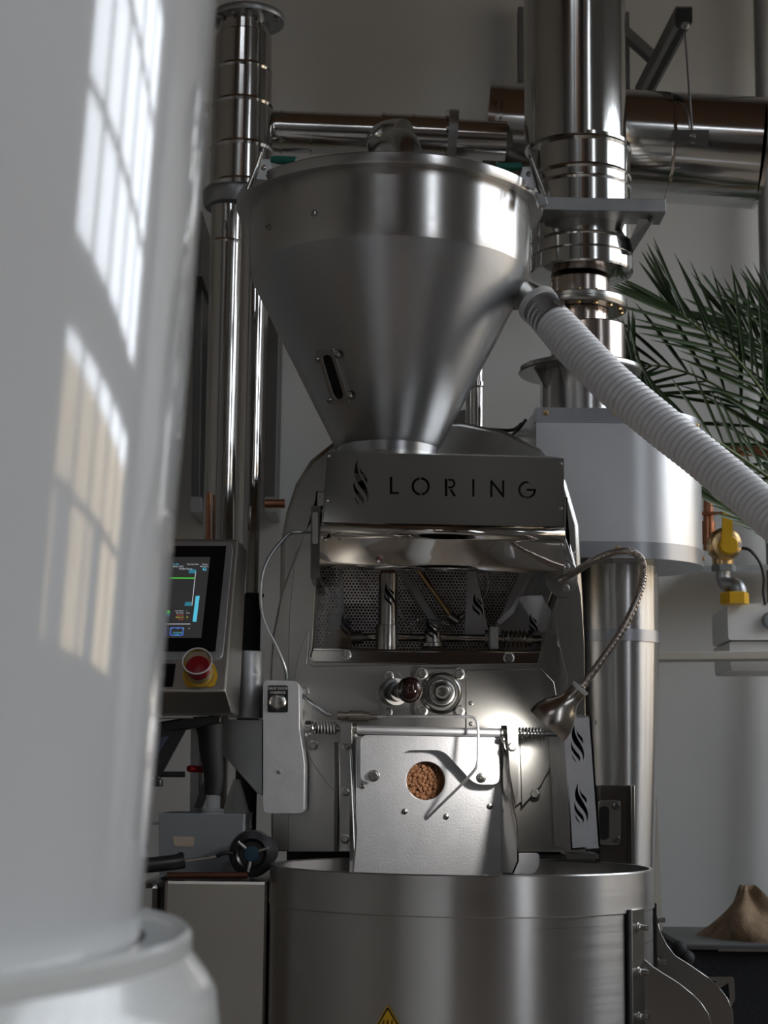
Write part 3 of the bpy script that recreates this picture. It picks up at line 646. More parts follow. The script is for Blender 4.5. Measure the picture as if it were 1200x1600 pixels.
def fin(name, ang, web):
    # bracket: angle strip against the wall and a curved web standing off it
    a = math.radians(ang); d = V((math.cos(a), -math.sin(a), 0)); t = V((math.sin(a), math.cos(a), 0))
    c = ctr + d*(Rt+.001); z0 = ztray-.055
    st_ = obj(name, MB().plate([[c+t*-.022+V((0,0,z0)), c+t*.022+V((0,0,z0)), c+t*.022+V((0,0,z0-.5)), c+t*-.022+V((0,0,z0-.5))]], d*.004), STEEL, CT, bevel=.001)
    for k in range(5):
        w = c+d*.004+V((0,0,z0-.028-k*.066)); bolt(970,1450,w,6.5,st_,ax=d); obj('stud', MB().cyl(w, w+d*.016, .0042, n=12), STEEL, st_)
    Yw = e0y = (c+t*.018).y
    obj('web', MB().plate([px_loop(web+[(web[-1][0],1800),(web[0][0],1800)], Yw)], V((0,.004,0))), STEEL, st_, bevel=.0008)
    obj('gasket', MB().plate([[c-d*.001+t*-.030+V((0,0,z0)), c-d*.001+t*-.022+V((0,0,z0)), c-d*.001+t*-.022+V((0,0,z0-.5)), c-d*.001+t*-.030+V((0,0,z0-.5))]], d*.004), BLACKM, st_, bevel=0)
W1 = [(982,1456),(984,1452),(988,1460),(993,1478),(1005,1497),(1020,1510),(1037,1521),(1061,1536),(1081,1552),(1096,1567),(1107,1584),(1112,1600)]
W2 = [(1023,1444),(1025,1440),(1028,1441),(1032,1456),(1042,1476),(1055,1493),(1079,1508),(1105,1526),(1124,1543),(1137,1560),(1145,1580),(1147,1600)]
fin('support_bracket', 33, W1); fin('support_bracket', 2, W2)
# hot-surface sign, curved with the tray wall
def on_tray(px, py, R):
    d = ray(px, py); ox, oy = -ctr.x, -YT
    A_, B_, C_ = d.x**2+d.y**2, 2*(d.x*ox+d.y*oy), ox*ox+oy*oy-R*R
    return CO+d*((-B_-math.sqrt(max(0,B_*B_-4*A_*C_)))/(2*A_))
def sticker(name, pts, R, m, par):
    mb = MB(); mb.v = [on_tray(x, y, R) for x, y in pts]; mb.f = [tuple(range(len(pts)))]
    o = obj(name, mb, m, par, smooth=False); o.modifiers.new('t', 'SOLIDIFY').thickness = .0004; return o
sy = sticker('warning_sign', rnd([(606,1569),(634,1618),(578,1618)], 5), Rt+.0012, YELLOW, CT)
sb = sticker('sign_border', rnd([(606,1572),(631,1616),(581,1616)], 4), Rt+.0018, BLACK, sy)
sticker('sign_face', rnd([(606,1577.5),(627.5,1614),(584.5,1614)], 1.5), Rt+.0024, YELLOW, sy)
for k in (-6.5, 0, 6.5): sticker('heat_mark', [(606+k-1.2,1606),(606+k-1.6,1600),(606+k-.2,1594),(606+k+1.4,1593),(606+k+.8,1599),(606+k+1.2,1606)], Rt+.003, BLACK, sy)

# ================================================================== gooseneck lamp
GL = thing('gooseneck_lamp', 'steel gooseneck work lamp curving down over the roaster door', 'lamp', P(878,904,3.16))
gpts = spline([P(876,906,3.16), P(895,896,3.12), P(920,880,3.05), P(950,866,3.0), P(975,861,2.97), P(994,866,2.96), P(1004,880,2.95), P(1004,905,2.94), P(994,940,2.93), P(972,985,2.92), P(945,1025,2.92), P(910,1072,2.92)], 22)
obj('flexible_neck', MB().tube(gpts, [(5.9+.5*math.sin(i*1.9))*.00107 for i in range(len(gpts))], n=14), mat('neck_steel', (.52,.46,.42), 1, .3, var=.05), GL)
h0, h1 = P(906,1076,2.92), P(858,1130,2.93)
ax = (h1-h0).normalized(); kk = .00107
obj('lamp_head', MB().shell([(13*kk,0),(13.5*kk,14*kk),(16*kk,26*kk),(24*kk,36*kk),(31*kk,48*kk),(35*kk,60*kk),(36*kk,70*kk),(35.5*kk,76*kk)], h0, 40, ax, th=.0015), mat('brushed_lamp_head', (.50,.46,.42), 1, .24, var=.05), GL)
obj('head_collar', MB().shell([(14.5*kk,-3*kk),(14.5*kk,0),(13.5*kk,3*kk)], h0, 40, ax, th=.004), WHITEPL, GL)
obj('bulb', MB().lathe([(.0005,50*kk),(15*kk,54*kk),(15*kk,62*kk),(.0005,66*kk)], h0, 24, ax), emis('lamp_bulb', (1,.97,.92), 6), GL)
LL = bpy.data.lights.new('lamp_light', 'SPOT'); LL.energy = 4.2; LL.spot_size = math.radians(112); LL.spot_blend = .7; LL.shadow_soft_size = .012; LL.color = (1,.96,.9)
lo = bpy.data.objects.new('lamp_light', LL); COL.objects.link(lo); lo.parent = GL
lw = h0+ax*(72*kk); tgt = P(610,1225,3.15)
lo.rotation_mode = 'QUATERNION'; lo.rotation_quaternion = (tgt-lw).to_track_quat('-Z','Y'); lo.location = lw-WORG[GL]

# ================================================================== exhaust stack on the right
YX = 3.78
AB = thing('exhaust_burner', 'tall steel afterburner column with pale aluminium shroud, right of the roaster', 'burner', V((P(965,1200,YX).x, YX, 0)))
# pale shroud: flat front running into a half round on the right
sc_ = P(966,760,YX); Rs = 128*K(966,760,YX)
def shroud(name, py0, py1, grow, m, par):
    z1, z0 = P(966,py0,YX-Rs).z, P(966,py1,YX-Rs).z; xl_ = P(838,760,YX-Rs).x; R = Rs+grow
    lp_ = [V((xl_-grow, YX-R, 0))] + [V((sc_.x+R*math.sin(math.radians(a)), YX-R*math.cos(math.radians(a)), 0)) for a in range(0,181,6)] + [V((xl_-grow, YX+R, 0))]
    return obj(name, MB().plate([[p+V((0,0,z0)) for p in lp_]], (0,0,z1-z0)), m, par, ang=30)
ss = shroud('shroud', 640, 870, 0, ALU, AB)
b1 = shroud('shroud_band', 638, 661, .002, ALUDK, AB); b2 = shroud('shroud_band', 846, 872, .002, ALUDK, AB)
for x, y, b in ((853,645,b1),(961,646,b1),(965,857,b2)): bolt(x, y, YX-Rs-.002, 4, b, m=BRASS, hexa=False)
for a, y, b in ((62,716,b1),(72,874,b2)):
    w = V((sc_.x+(Rs+.002)*math.sin(math.radians(a)), YX-(Rs+.002)*math.cos(math.radians(a)), (WORG[b1] if b is b1 else WORG[b2]).z)); bolt(1085,800,w,4,b,m=BRASS,ax=V((math.sin(math.radians(a)),-math.cos(math.radians(a)),0)),hexa=False)
obj('shroud_side', MB().plate([[P(838,640,YX-Rs), P(838,720,YX-Rs), P(798,720,YX+.12), P(798,690,YX+.12)]], (0,.004,0)), STEEL, AB, smooth=False)
col_ = turned('column', 965, 1100, YX, [(1420,53),(1330,55),(1150,61.5),(1000,65),(870,65)], SPUN, AB, n=96)
turned('column_band', 965, 995, YX, [(1006,66.5),(988,66.5)], ALUDK, AB, n=96)
ob = sheet('cleanout_box', [(937,1227),(991,1227),(991,1350),(937,1350)], YX-.32, .2, mat('dark_recess_steel', (.09,.075,.065), .8, .4, var=.15), AB, bevel=.002)
sheet('box_flange', [(986,1227),(992,1227),(992,1350),(986,1350)], YX-.335, .02, STEEL, ob)
op = sheet('cleanout_plate', rnd([(935,1250),(970,1250),(970,1320),(935,1320)], 8), YX-.33, .01, STEEL, AB)
sheet('cleanout_slot', rnd([(936,1260),(952,1260),(952,1312),(936,1312)], 8), YX-.334, .006, BLACK, op)
for y in (1260,1311): bolt(963, y, YX-.33, 6, op, m=DARKST)
# column head above the shroud
hx = 906
turned('column_head', hx, 600, YX, [(660,62),(590,62),(575,62)], SPUN, AB)
fl1 = turned('gusset_flange', hx, 575, YX, [(586,60),(585,94),(583,96),(578,96),(576,94),(574,40)], STEEL, AB)
for a in (-150,-118,-75,-40,-10):
    d = V((math.cos(math.radians(a)), math.sin(math.radians(a)), 0)); c = V((WORG[fl1].x, YX, zc(hx,582,YX)))
    obj('gusset', MB().plate([[c+d*.085, c+d*.125, c+d*.085+V((0,0,-.05))]], d.cross(V((0,0,1)))*.004), STEEL, fl1, smooth=False)
turned('tinted_collar', 925, 540, YX, [(572,52),(512,52),(510,50)], HEAT, AB)
turned('tinted_neck', hx, 500, YX, [(572,46),(488,46)], HEAT, AB)
fl2 = turned('bolted_flange', hx, 478, YX, [(487,30),(487,72),(484,74),(479,74),(478,73),(477,73),(472,73),(470,70),(470,30)], STEEL, AB)
for a in range(-170, 10, 24):
    d = V((math.cos(math.radians(a)), math.sin(math.radians(a)), 0)); c = V((WORG[fl2].x, YX, 0)); R = 64*K(hx,478,YX)
    bolt(906,480,c+d*R+V((0,0,zc(hx,470,YX))),4,fl2,ax=V((0,0,1)),m=BRASS); bolt(906,480,c+d*R+V((0,0,zc(hx,488,YX))),4,fl2,ax=V((0,0,-1)),m=BRASS)
turned('tinted_neck', hx, 450, YX, [(472,46),(440,46)], HEAT, AB)

ES = thing('exhaust_stack', 'fat polished flue pipe rising to the ceiling above the bolted flange', 'flue pipe', V((P(908,430,YX).x, YX, zc(908,430,YX))))
turned('reducer', 908, 400, YX, [(436,46),(430,79),(427,80.5),(408,80.5),(405,78.5),(404,80),(388,80),(386,82),(383,80),(346,79),(343,81),(340,79)], DUCT, ES, n=80)
turned('flue_joint', 906, 270, YX, [(345,78),(302,78),(299,80),(296,78),(286,78),(283,80),(279,78),(244,78),(240,80.5),(236,78.5),(231,78.5)], DUCT, ES, n=80)
turned('flue_pipe', 898, 100, YX, [(236,79),(-330,79)], DUCT, ES, n=80)
sb_ = thing('stack_support', 'horizontal steel angle bracket clamped around the flue pipe', 'bracket', P(940,320,YX-.12))
obj('bracket_rail', MB().hexa([P(835,307,3.62),P(1040,311,3.62),P(1041,331,3.62),P(835,327,3.62),P(835,307,3.62)+V((0,.09,0)),P(1040,311,3.62)+V((0,.09,0)),P(1041,331,3.62)+V((0,.09,0)),P(835,327,3.62)+V((0,.09,0))]), GALV, sb_, smooth=False, bevel=.001)
obj('bracket_arm', MB().plate([[P(1030,331,3.66),P(990,393,3.70),P(984,375,3.70),P(1004,331,3.66)]], (0,.03,0)), GALV, sb_, smooth=False)
bolt(1016,342,3.655,4,sb_,m=DARKST)

# ================================================================== ducts at the top
def hpipe(name, a, b, r, m, par, Y0, Y1=None, n=48):
    p0, p1 = P(*a, Y0), P(*b, Y1 or Y0); q = K(*a, Y0)
    return obj(name, MB().cyl(p0, p1, r*q, n=n), m, par)
YQ = 4.15
HDt = thing('cross_duct', 'small polished duct running across the wall behind the hopper lid', 'duct', P(560,215,YQ))
hpipe('duct_run', (420,205), (600,212), 32, DUCT, HDt, YQ); hpipe('duct_run', (600,211), (705,216), 33.5, DUCT, HDt, YQ); hpipe('duct_run', (705,217), (790,221), 31, DUCT, HDt, YQ)
for x, y, r, w in ((440,206,33.5,4),(488,208,33.2,3),(598,211,35,5),(645,213,35,4)): hpipe('seam_ring', (x-w/2,y), (x+w/2,y+.2), r, DUCT, HDt, YQ)
fd = hpipe('duct_flange', (700,215), (714,216), 44, GALV, HDt, YQ)
for a in range(100, 270, 40):
    q = K(700,215,YQ)*38; bolt(700,215,P(700,215,YQ)+V((0,math.cos(math.radians(a)),math.sin(math.radians(a))))*q,5,fd,ax=V((-1,0,0)))
obj('duct_elbow', MB().tube(spline([P(592,235,4.0), P(592,218,3.95), P(606,208,3.9), P(630,206,3.85)]), 20*K(600,210,3.9), n=24), DUCT, HDt)
BD = thing('main_duct', 'fat horizontal polished duct hung from the wall behind the flue pipe', 'duct', P(980,240,4.3))
hpipe('duct_run', (775,214), (1188,240), 84, DUCT, BD, 4.3, 4.2, n=64)
hpipe('end_cap', (757,212), (776,214), 84, DUCT, BD, 4.3, n=64)
hpipe('seam_ring', (775,214), (779,214.3), 85.5, DUCT, BD, 4.3); hpipe('seam_ring', (1180,239.5), (1186,240), 86.5, DUCT, BD, 4.2)
for x in (1042,1110): hpipe('strap', (x-2,231+(x-1042)*.06), (x+2,231.2+(x-1042)*.06), 85.5, POLISH, BD, 4.22)
hpipe('small_end', (1186,215), (1300,220), 40, DUCT, BD, 4.2)
sd_ = obj('saddle_plate', MB().plate([[P(1052,204,4.02),P(1108,204,4.02),P(1108,221,3.98),P(1046,221,3.98)]], (0,.003,.003)), GALV, BD, smooth=False); bolt(1082,214,4.0,5,sd_)
HB = thing('strut_bracket', 'dark steel strut bracket on the wall with a hanger rod', 'bracket', P(985,100,4.75))
def bar(name, a, b, w, Y, m, par, Yb=None, d=.04):
    p0, p1 = P(*a, Y), P(*b, Yb or Y); t = (p1-p0).normalized(); s = t.cross(V((0,1,0))).normalized()*(w*K(*a,Y)/2)
    return obj(name, MB().hexa([p0-s,p0+s,p1+s,p1-s,p0-s+V((0,d,0)),p0+s+V((0,d,0)),p1+s+V((0,d,0)),p1-s+V((0,d,0))]), m, par, smooth=False, bevel=.0015)
bar('strut_rail', (814,10), (815,240), 9, 4.74, STRUT, HB); bar('strut_rail', (979,18), (981,260), 9, 4.74, STRUT, HB)
bar('strut_brace', (976,45), (1024,88), 15, 4.66, STRUT, HB)
a0, a1 = P(1069,22,4.15), P(1004,146,4.74); u0 = (a1-a0).normalized(); sx_ = V((1,0,0))*.021; sz_ = V((0,0,1))*.021
def beam(o, w, h): return MB().hexa([a0+o-sx_*w+sz_*h, a0+o+sx_*w+sz_*h, a0+o+sx_*w-sz_*h, a0+o-sx_*w-sz_*h, a1+o-sx_*w+sz_*h, a1+o+sx_*w+sz_*h, a1+o+sx_*w-sz_*h, a1+o-sx_*w-sz_*h])
s1 = obj('strut_arm', beam(V((0,0,0)), 1, 1), STRUT, HB, smooth=False, bevel=.0015); obj('arm_channel', beam(V((.003,0,-.0212)), .42, .02), BLACKM, s1, smooth=False)
sheet('arm_end', [(1058,12),(1082,12),(1082,33),(1060,33)], 4.11, .04, BLACKM, s1)
obj('hanger_rod', MB().cyl(P(1070,40,4.12), P(1082,214,4.02), .0028, n=10), GALV, HB); bolt(1071,40,4.10,6,HB)

LD = thing('filter_duct', 'segmented polished duct with a bolted top flange, left behind the hopper', 'duct', V((P(380,300,4.05).x, 4.05, zc(380,325,4.05))))
YL = 4.05
tf = turned('top_flange', 388, 20, YL, [(38,30),(36,56),(34,57),(28,57),(26,56),(26,30)], GALV, LD)
for a in range(-175, 0, 30):
    d = V((math.cos(math.radians(a)), math.sin(math.radians(a)), 0)); bolt(388,30,V((WORG[tf].x,YL,zc(388,38,YL)))+d*(50*K(388,30,YL)),4,tf,ax=V((0,0,-1)))
turned('duct_neck', 381, 50, YL, [(62,40),(36,40)], DUCT, LD)
turned('duct_section', 380, 90, YL, [(118,44.8),(114,46.3),(110,44.6),(60,43.8),(57,40)], DUCT, LD)
turned('duct_section', 379, 140, YL, [(172,46.4),(168,48),(164,46.3),(118,45.6)], DUCT, LD)
turned('duct_section', 378, 200, YL, [(300,49),(294,51),(290,48.9),(240,48.1),(236,50),(232,48),(172,47)], DUCT, LD)
turned('duct_foot', 366, 310, YL, [(326,45),(322,48),(304,50),(300,48)], GALV, LD)
pa = thing('riser_pipe', 'wide dull steel riser pipe at the far left behind the console', 'pipe', V((P(348,600,4.0).x,4.0,0)))
turned('pipe_run', 348, 600, 4.0, [(1400,25),(384,25),(381,26.5),(378,25),(325,25)], DUCT, pa)
obj('pipe_clip', MB().tube([P(352,338,3.95),P(352,326,3.93),P(352,345,3.93)], .006), STEEL, pa)
pb = thing('bright_pipe', 'mirror-bright slim steel pipe beside the wide riser pipe', 'pipe', V((P(391,600,3.9).x,3.9,0)))
turned('pipe_run', 391, 600, 3.9, [(930,20),(300,20)], POLISH, pb)
turned('pipe_joint', 391, 940, 3.9, [(1960,17),(936,17),(932,21),(928,21)], BLACKM, pb)
pc = thing('slim_riser', 'slim bright steel pipe with a joint ring rising between hopper and shroud', 'pipe', V((P(746,640,4.0).x,4.0,0)))
turned('pipe_run', 746, 640, 4.0, [(1960,9),(300,9)], POLISH, pc, n=24); turned('pipe_joint', 746, 600, 3.99, [(604,11),(598,11)], POLISH, pc, n=24)
tag(turned('thin_riser', 734, 640, 4.0, [(1960,6),(300,6)], STEEL, None, n=24), 'thinner dull pipe just left of the slim bright pipe', 'pipe')
tag(obj('black_cable', MB().tube(spline([P(704,685,3.92),P(712,676,3.92),P(735,670,3.9),P(765,671,3.95),P(800,672,3.95),P(815,662,3.9)]), .0042, n=8), BLACK), 'upper black cable strung past the slim pipes to the shroud', 'cable')
tag(obj('black_cable', MB().tube(spline([P(735,674,3.9),P(765,679,3.95),P(795,682,3.95),P(812,669,3.88),P(822,656,3.88)]), .004, n=8), BLACK), 'lower black cable sagging between slim pipes and shroud', 'cable')
tag(sheet('junction_plate', [(690,645),(728,640),(728,720),(690,720)], 4.05, .75, DARKST), 'dark metal plate behind the hopper outlet, left of the slim pipes', 'plate')
for nm, a, b in (('left', (310,436), (305,790)), ('right', (428,480), (421,790))):
    w = 13 if nm == 'left' else 18
    o = bar('mounting_rail', a, b, w, 4.62, DARKST, None, d=.17); tag(o, 'dark vertical mounting rail on the wall, %s of the riser pipes' % nm, 'rail', 'wall rails')
for x, s in ((306,'left'),(422,'right')):
    o = sheet('rail_foot', rnd([(x-9,776),(x+9,776),(x+9,800),(x-9,800)], 3), 4.58, .21, GALV); tag(o, 'small grey bracket under the %s wall rail' % s, 'bracket')
sh2 = sheet('access_panel', [(296,330),(316,330),(316,432),(296,432)], 4.5, .29, DARKST); tag(sh2, 'dark panel on the wall above the left rail', 'panel')
cp = obj('copper_drop', MB().cyl(P(326,770,3.95), P(325,900,3.95), 4*.00145), COPPER); tag(cp, 'thin copper pipe dropping behind the console top', 'pipe')

# ================================================================== vacuum hose
hp = spline([P(846,484,3.285), P(870,510,3.26), P(905,548,3.22), P(960,603,3.16), P(1030,662,3.10), P(1100,717,3.04), P(1165,772,2.98), P(1240,838,2.90), P(1300,890,2.85), P(1330,950,2.85), P(1335,1100,2.88)], 60)
acc = 0; rr = []
for i, p in enumerate(hp):
    if i: acc += (p-hp[i-1]).length
    k = K(*(900,600), p.y); g = min(1, acc/.09)
    rr.append((27.5+3.5*g)*k + .0022*math.sin(acc/.0138*2*math.pi))
VH = thing('vacuum_hose', 'white ribbed vacuum hose curving from the hopper outlet to the right edge', 'hose', hp[-1])
# even resampling for the ribs
L_ = [0]
for i in range(1, len(hp)): L_.append(L_[-1]+(hp[i]-hp[i-1]).length)
N = 760; pp, r2 = [], []; j = 0
for i in range(N):
    s = L_[-1]*i/(N-1)
    while j < len(L_)-2 and L_[j+1] < s: j += 1
    t = (s-L_[j])/max(1e-9, L_[j+1]-L_[j]); p = hp[j].lerp(hp[j+1], t); pp.append(p)
    r2.append((27.5+3.5*min(1,s/.09))*K(900,600,p.y) + .0062*abs(math.sin(s/.0125*math.pi))**.7 - .003)
obj('hose_tube', MB().tube(pp, r2, n=32), HOSE, VH, ang=180)
a, b = P(846,482,3.286), P(864,502,3.265)
hc = obj('hose_clamp', MB().cyl(a-(b-a)*.25, b, 30*K(850,490,3.28), n=36), GALV, VH); obj('clamp_lip', MB().cyl(a-(b-a)*.4, a-(b-a)*.1, 33*K(850,490,3.28), n=36), WHITEPL, hc)
obj('clamp_screw', MB().cyl(P(866,470,3.24), P(880,478,3.24), .006, n=10), STEEL, hc)

# ================================================================== control console
CC = thing('control_console', 'slanted steel control console with a lit touch screen, left of the roaster', 'console', V((P(250,1100,3.0).x, 3.05, 0)))
f = [P(120,840,3.06), P(373,843,3.06), P(352,1080,2.93), P(105,1080,2.93)]
cn_ = (f[3]-f[0]).cross(f[1]-f[0]).normalized()
if cn_.y > 0: cn_ = -cn_
cpl = (f[0], cn_)
l0, l1 = P(108,1114,2.98), P(363,1114,2.98)
bk = [f[0]+V((0,.14,0)), f[1]+V((.004,.14,0)), l1+V((.002,.12,0)), l0+V((0,.12,0))]
mb = MB(); mb.add(f+[l0,l1]+bk, [(0,3,2,1),(3,4,5,2),(0,1,7,6),(1,2,5,8,7),(0,6,9,4,3),(4,9,8,5),(6,7,8,9)])
obj('console_body', mb, mat('console_steel', (.42,.40,.37), 1, .36, var=.05), CC, smooth=False, bevel=.003)
def cplate(name, pts, m, par, th=.002, up_=0.0, bevel=0, holes=()):
    return obj(name, MB().plate([[PP(x,y,*cpl)+cn_*(th+up_) for x,y in l] for l in [pts]+list(holes)], cn_*-th), m, par, smooth=False, bevel=bevel)
bz = cplate('screen_bezel', rnd([(130,848),(365,848),(348,1033),(122,1033)], 14), GALV, CC, .004, 0, .001)
gl = cplate('screen_glass', [(135,856),(354,856),(337,1020),(128,1020)], GLOSSBK, CC, .002, .0045)
ds = cplate('display', [(140,874),(329,874),(315,1000),(132,1000)], emis('display_grey', (.022,.021,.021), 1.0), CC, .0006, .007)
CY = emis('display_cyan', (.10,.55,.75), .75); GR = emis('display_green', (.08,.6,.06), .8); WH = emis('display_white', (.55,.6,.66), .7); BL = emis('display_blue', (.05,.14,.5), .9); YE = emis('display_yellow', (.7,.6,.05), .7); RE = emis('display_red', (.6,.12,.06), .7); TL = emis('display_teal', (.04,.24,.34), .6)
dn = lambda n, p, m: cplate(n, p, m, ds, .0003, .008)
dn('chart_line', [(200,906),(304.5,906.5),(304.4,908),(200,907.5)], GR); dn('chart_axis', [(306,896),(307,896),(301,950),(300,950)], WH)
dn('axis_tag', [(296,893.5),(307,893.5),(306,899.5),(295.5,899.5)], TL); dn('axis_tag', [(290,944.5),(300,944.5),(299.5,950.5),(289,950.5)], TL)
dn('power_bar', [(306.5,935),(312.5,935),(307.5,975),(301.5,975)], CY)
dn('level_bar', [(220,957.5),(266,957.5),(266,962),(220,962)], GR); dn('level_bar', [(220,962.2),(266,962.2),(265,967),(220,967)], TL)
dn('time_axis', [(200,978.3),(298,978.3),(298,979.2),(200,979.2)], WH)
for x0, x1 in ((236,261),(266.5,288)):
    o = rnd([(x0,984),(x1,984),(x1-1,997),(x0-1,997)], 3); i = rnd([(x0+1.5,985.5),(x1-1.5,985.5),(x1-2.5,995.5),(x0+.5,995.5)], 2)
    cplate('button_outline', o, BL, ds, .0003, .008, holes=[i])
pl = (cpl[0]+cn_*.0085, cn_)
def dt(s, x, y, h, m, al='LEFT', b=.0): text('screen_text', s, x, y, 0, h, m, ds, al, plane=pl, bold=b)
dt('Profile', 270, 883, 2.6, CY); dt('Batch: 2021', 270, 886.5, 2.6, WH); dt('Current Use', 292, 883, 2.6, WH); dt('Power', 316, 883, 2.4, WH); dt('Burner %', 313, 886.3, 2.4, WH)
dt('Profile Boost', 280, 890.3, 2.8, WH); dt('62', 316.5, 891.5, 4.6, CY, b=.02)
dt('COOLING', 277, 990, 2.4, CY, 'CENTER'); dt('FAN', 276.6, 993.6, 2.4, CY, 'CENTER')
for i, (s, m) in enumerate((('Low Flame',WH),('Gas Flow',WH),('Heat On',RE),('Beans On',YE),('Power',RE))): dt(s, 287, 955.5+i*3.3, 2.2, m, 'RIGHT'); dt(('--','31.0','--','20','--')[i], 291, 955.5+i*3.3, 2.2, m)
dt('2', 249.5, 983, 2, WH); dt('4', 258.5, 983, 2, WH); dt('6', 267.5, 983, 2, WH); dt('8', 277, 983, 2, WH); dt('10', 285, 983, 2, WH); dt('12', 294, 983, 2, WH)
cplate('dark_port', rnd([(225,1037),(275,1038),(270,1074),(222,1074)], 3), GLOSSBK, CC, .002, 0)
# emergency stop with clear shroud
eb = PP(312,1056,*cpl); ek = K(312,1056,2.95)
es = cplate('stop_legend', rnd([(290,1036),(334,1036),(341,1056),(335,1074),(290,1074),(285,1056)], 6), YELLOW, CC, .002, 0)
obj('stop_stem', MB().cyl(eb, eb+cn_*.02, 16*ek, n=28), GALV, es)
obj('stop_button', MB().lathe([(13*ek,.018),(19*ek,.022),(19.5*ek,.03),(17*ek,.036),(.0005,.038)], eb, 32, cn_), RED, es)
obj('stop_shroud', MB().shell([(23*ek,.002),(23*ek,.05),(22.4*ek,.051)], eb, 40, cn_, th=.0022), GLASS, es); obj('shroud_lip', MB().shell([(23.2*ek,.049),(23.2*ek,.0515)], eb, 40, cn_, th=.0016), WHITEPL, es)
obj('front_rod', MB().cyl(P(120,1120,2.9), P(302,1120,2.93), 3.2*.00106), STEEL, CC)
# post and collar behind
turned('console_post', 386, 1060, 3.18, [(1122,26),(1020,26),(1018,25)], GALV, CC, n=40)

# ================================================================== things below the console
YC = 3.05
arm = thing('tablet_arm', 'black jointed arm holding a small tablet under the console', 'tablet arm', P(300,1200,YC))
obj('upper_arm', MB().plate([px_loop([(215,1152),(225,1132),(296,1120),(345,1118),(345,1130),(300,1138),(238,1150)], YC)], (0,.03,0)), BLACK, arm, bevel=.003)
obj('post_hose', MB().tube(spline([P(322,1122,YC+.03),P(328,1140,YC+.03),P(330,1175,YC+.03),P(334,1215,YC+.03),P(332,1242,YC+.03)]), [.026-.0005*i for i in range(25)], n=20), BLACKM, arm)
obj('tablet_frame', MB().plate([px_loop(rnd([(205,1148),(290,1140),(252,1210),(205,1212)], 3), YC-.02)], (0,.012,0)), BLACK, arm, bevel=.002)
sheet('tablet_screen', [(205,1155),(264,1150),(240,1188),(205,1190)], YC-.024, .003, mat('blue_grey_screen', (.05,.06,.10), 0, .15, var=.1), arm)
obj('clamp_bar', MB().cyl(P(215,1210,YC-.01), P(289,1210,YC-.01), 4.5*.0011), BLACK, arm)
obj('clamp_knob', MB().lathe([(9*.0011,0),(9.5*.0011,.004),(9*.0011,.011),(5*.0011,.013),(5*.0011,.022)], P(245,1229,YC-.01), 20), BLACK, arm)
rh = obj('red_handle', MB().tube([P(292,1201,3.12),P(296,1201,3.12),P(334,1203,3.14),P(337,1203,3.14)], [.004,.0062,.0062,.004]), RED); tag(rh, 'dark red lever handle behind the black hose', 'handle')
wb = sheet('leaning_tube', [(303,1262),(330,1185),(340,1190),(315,1262)], 3.3, .03, DARKST); tag(wb, 'dark metal tube leaning behind the plastic bin', 'tube')
wc = sheet('side_post', [(298,1120),(313,1120),(310,1372),(295,1372)], 3.32, .06, GALV); tag(wc, 'narrow grey post behind the plastic bin', 'post')
# counter of stainless steel
WT_ = P(330,1374,2.95).z
ct = thing('steel_counter', 'stainless steel counter box beside the cooling tray', 'counter', V((P(330,1400,3.0).x,3.05,0)))
obj('counter_body', MB().box((P(256,1400,2.92).x,2.92,0),(P(419,1400,2.92).x,3.35,WT_)), mat('satin_counter_steel', (.33,.30,.27), 1, .24, var=.04), ct, smooth=False, bevel=.006)
obj('counter_side', MB().box((P(215,1400,2.96).x,2.96,0),(P(249,1400,2.96).x,3.35,WT_-.004)), STEEL, ct, smooth=False, bevel=.012)
obj('counter_trim', MB().cyl(P(423,1380,2.92), P(423,1640,2.92), .002, n=8), POLISH, ct)
zb_ = WT_
def tub_box(name, x0, x1, y0, y1, z0, z1, tp, th, m, par):
    o = [V((x0+tp,y0+tp,z0)),V((x1-tp,y0+tp,z0)),V((x1-tp,y1-tp,z0)),V((x0+tp,y1-tp,z0))]; t = [V((x0,y0,z1)),V((x1,y0,z1)),V((x1,y1,z1)),V((x0,y1,z1))]
    i0 = [p+V((th if p.x<(x0+x1)/2 else -th, th if p.y<(y0+y1)/2 else -th, th)) for p in o]; i1 = [p+V((th if p.x<(x0+x1)/2 else -th, th if p.y<(y0+y1)/2 else -th, 0)) for p in t]
    mb = MB(); mb.add(o+t+i0+i1, [(3,2,1,0)]+[(k,(k+1)%4,4+(k+1)%4,4+k) for k in range(4)]+[(4+k,4+(k+1)%4,12+(k+1)%4,12+k) for k in range(4)]+[(8+(k+1)%4,8+k,12+k,12+(k+1)%4) for k in range(4)]+[(8,9,10,11)])
    return obj(name, mb, m, par, smooth=False, bevel=.002)
PB = thing('plastic_bin', 'cloudy grey plastic bin with a beige label on the counter', 'bin', V((P(315,1370,3.1).x,3.14,WT_)))
x0, x1 = P(247,1300,3.06).x, P(381,1300,3.06).x; bz_ = P(315,1271,3.06).z
tub_box('bin_body', x0, x1, 3.06, 3.26, WT_, bz_, .004, .002, GREYPL, PB)
obj('bin_lip', MB().box((x0-.012,3.055,bz_-.02),(x0,3.25,bz_-.017)), GREYPL, PB, smooth=False)
sheet('bin_label', rnd([(271,1296),(300,1296),(304,1312),(302,1323),(271,1322)], 3), 3.0615, .001, LABELP, PB, bevel=0)
bo = thing('spray_bottle', 'small white nozzle bottle standing in the plastic bin', 'bottle', V((P(332,1300,3.17).x,3.17,WT_+.003)))
kq_ = .00115
obj('bottle_body', MB().lathe([(20*kq_,.003),(20*kq_,P(1,1275,3.17).z-WT_-.01),(17*kq_,P(1,1268,3.17).z-WT_)], WORG[bo], 24), WHITEPL, bo)
zt_ = P(332,1268,3.17).z
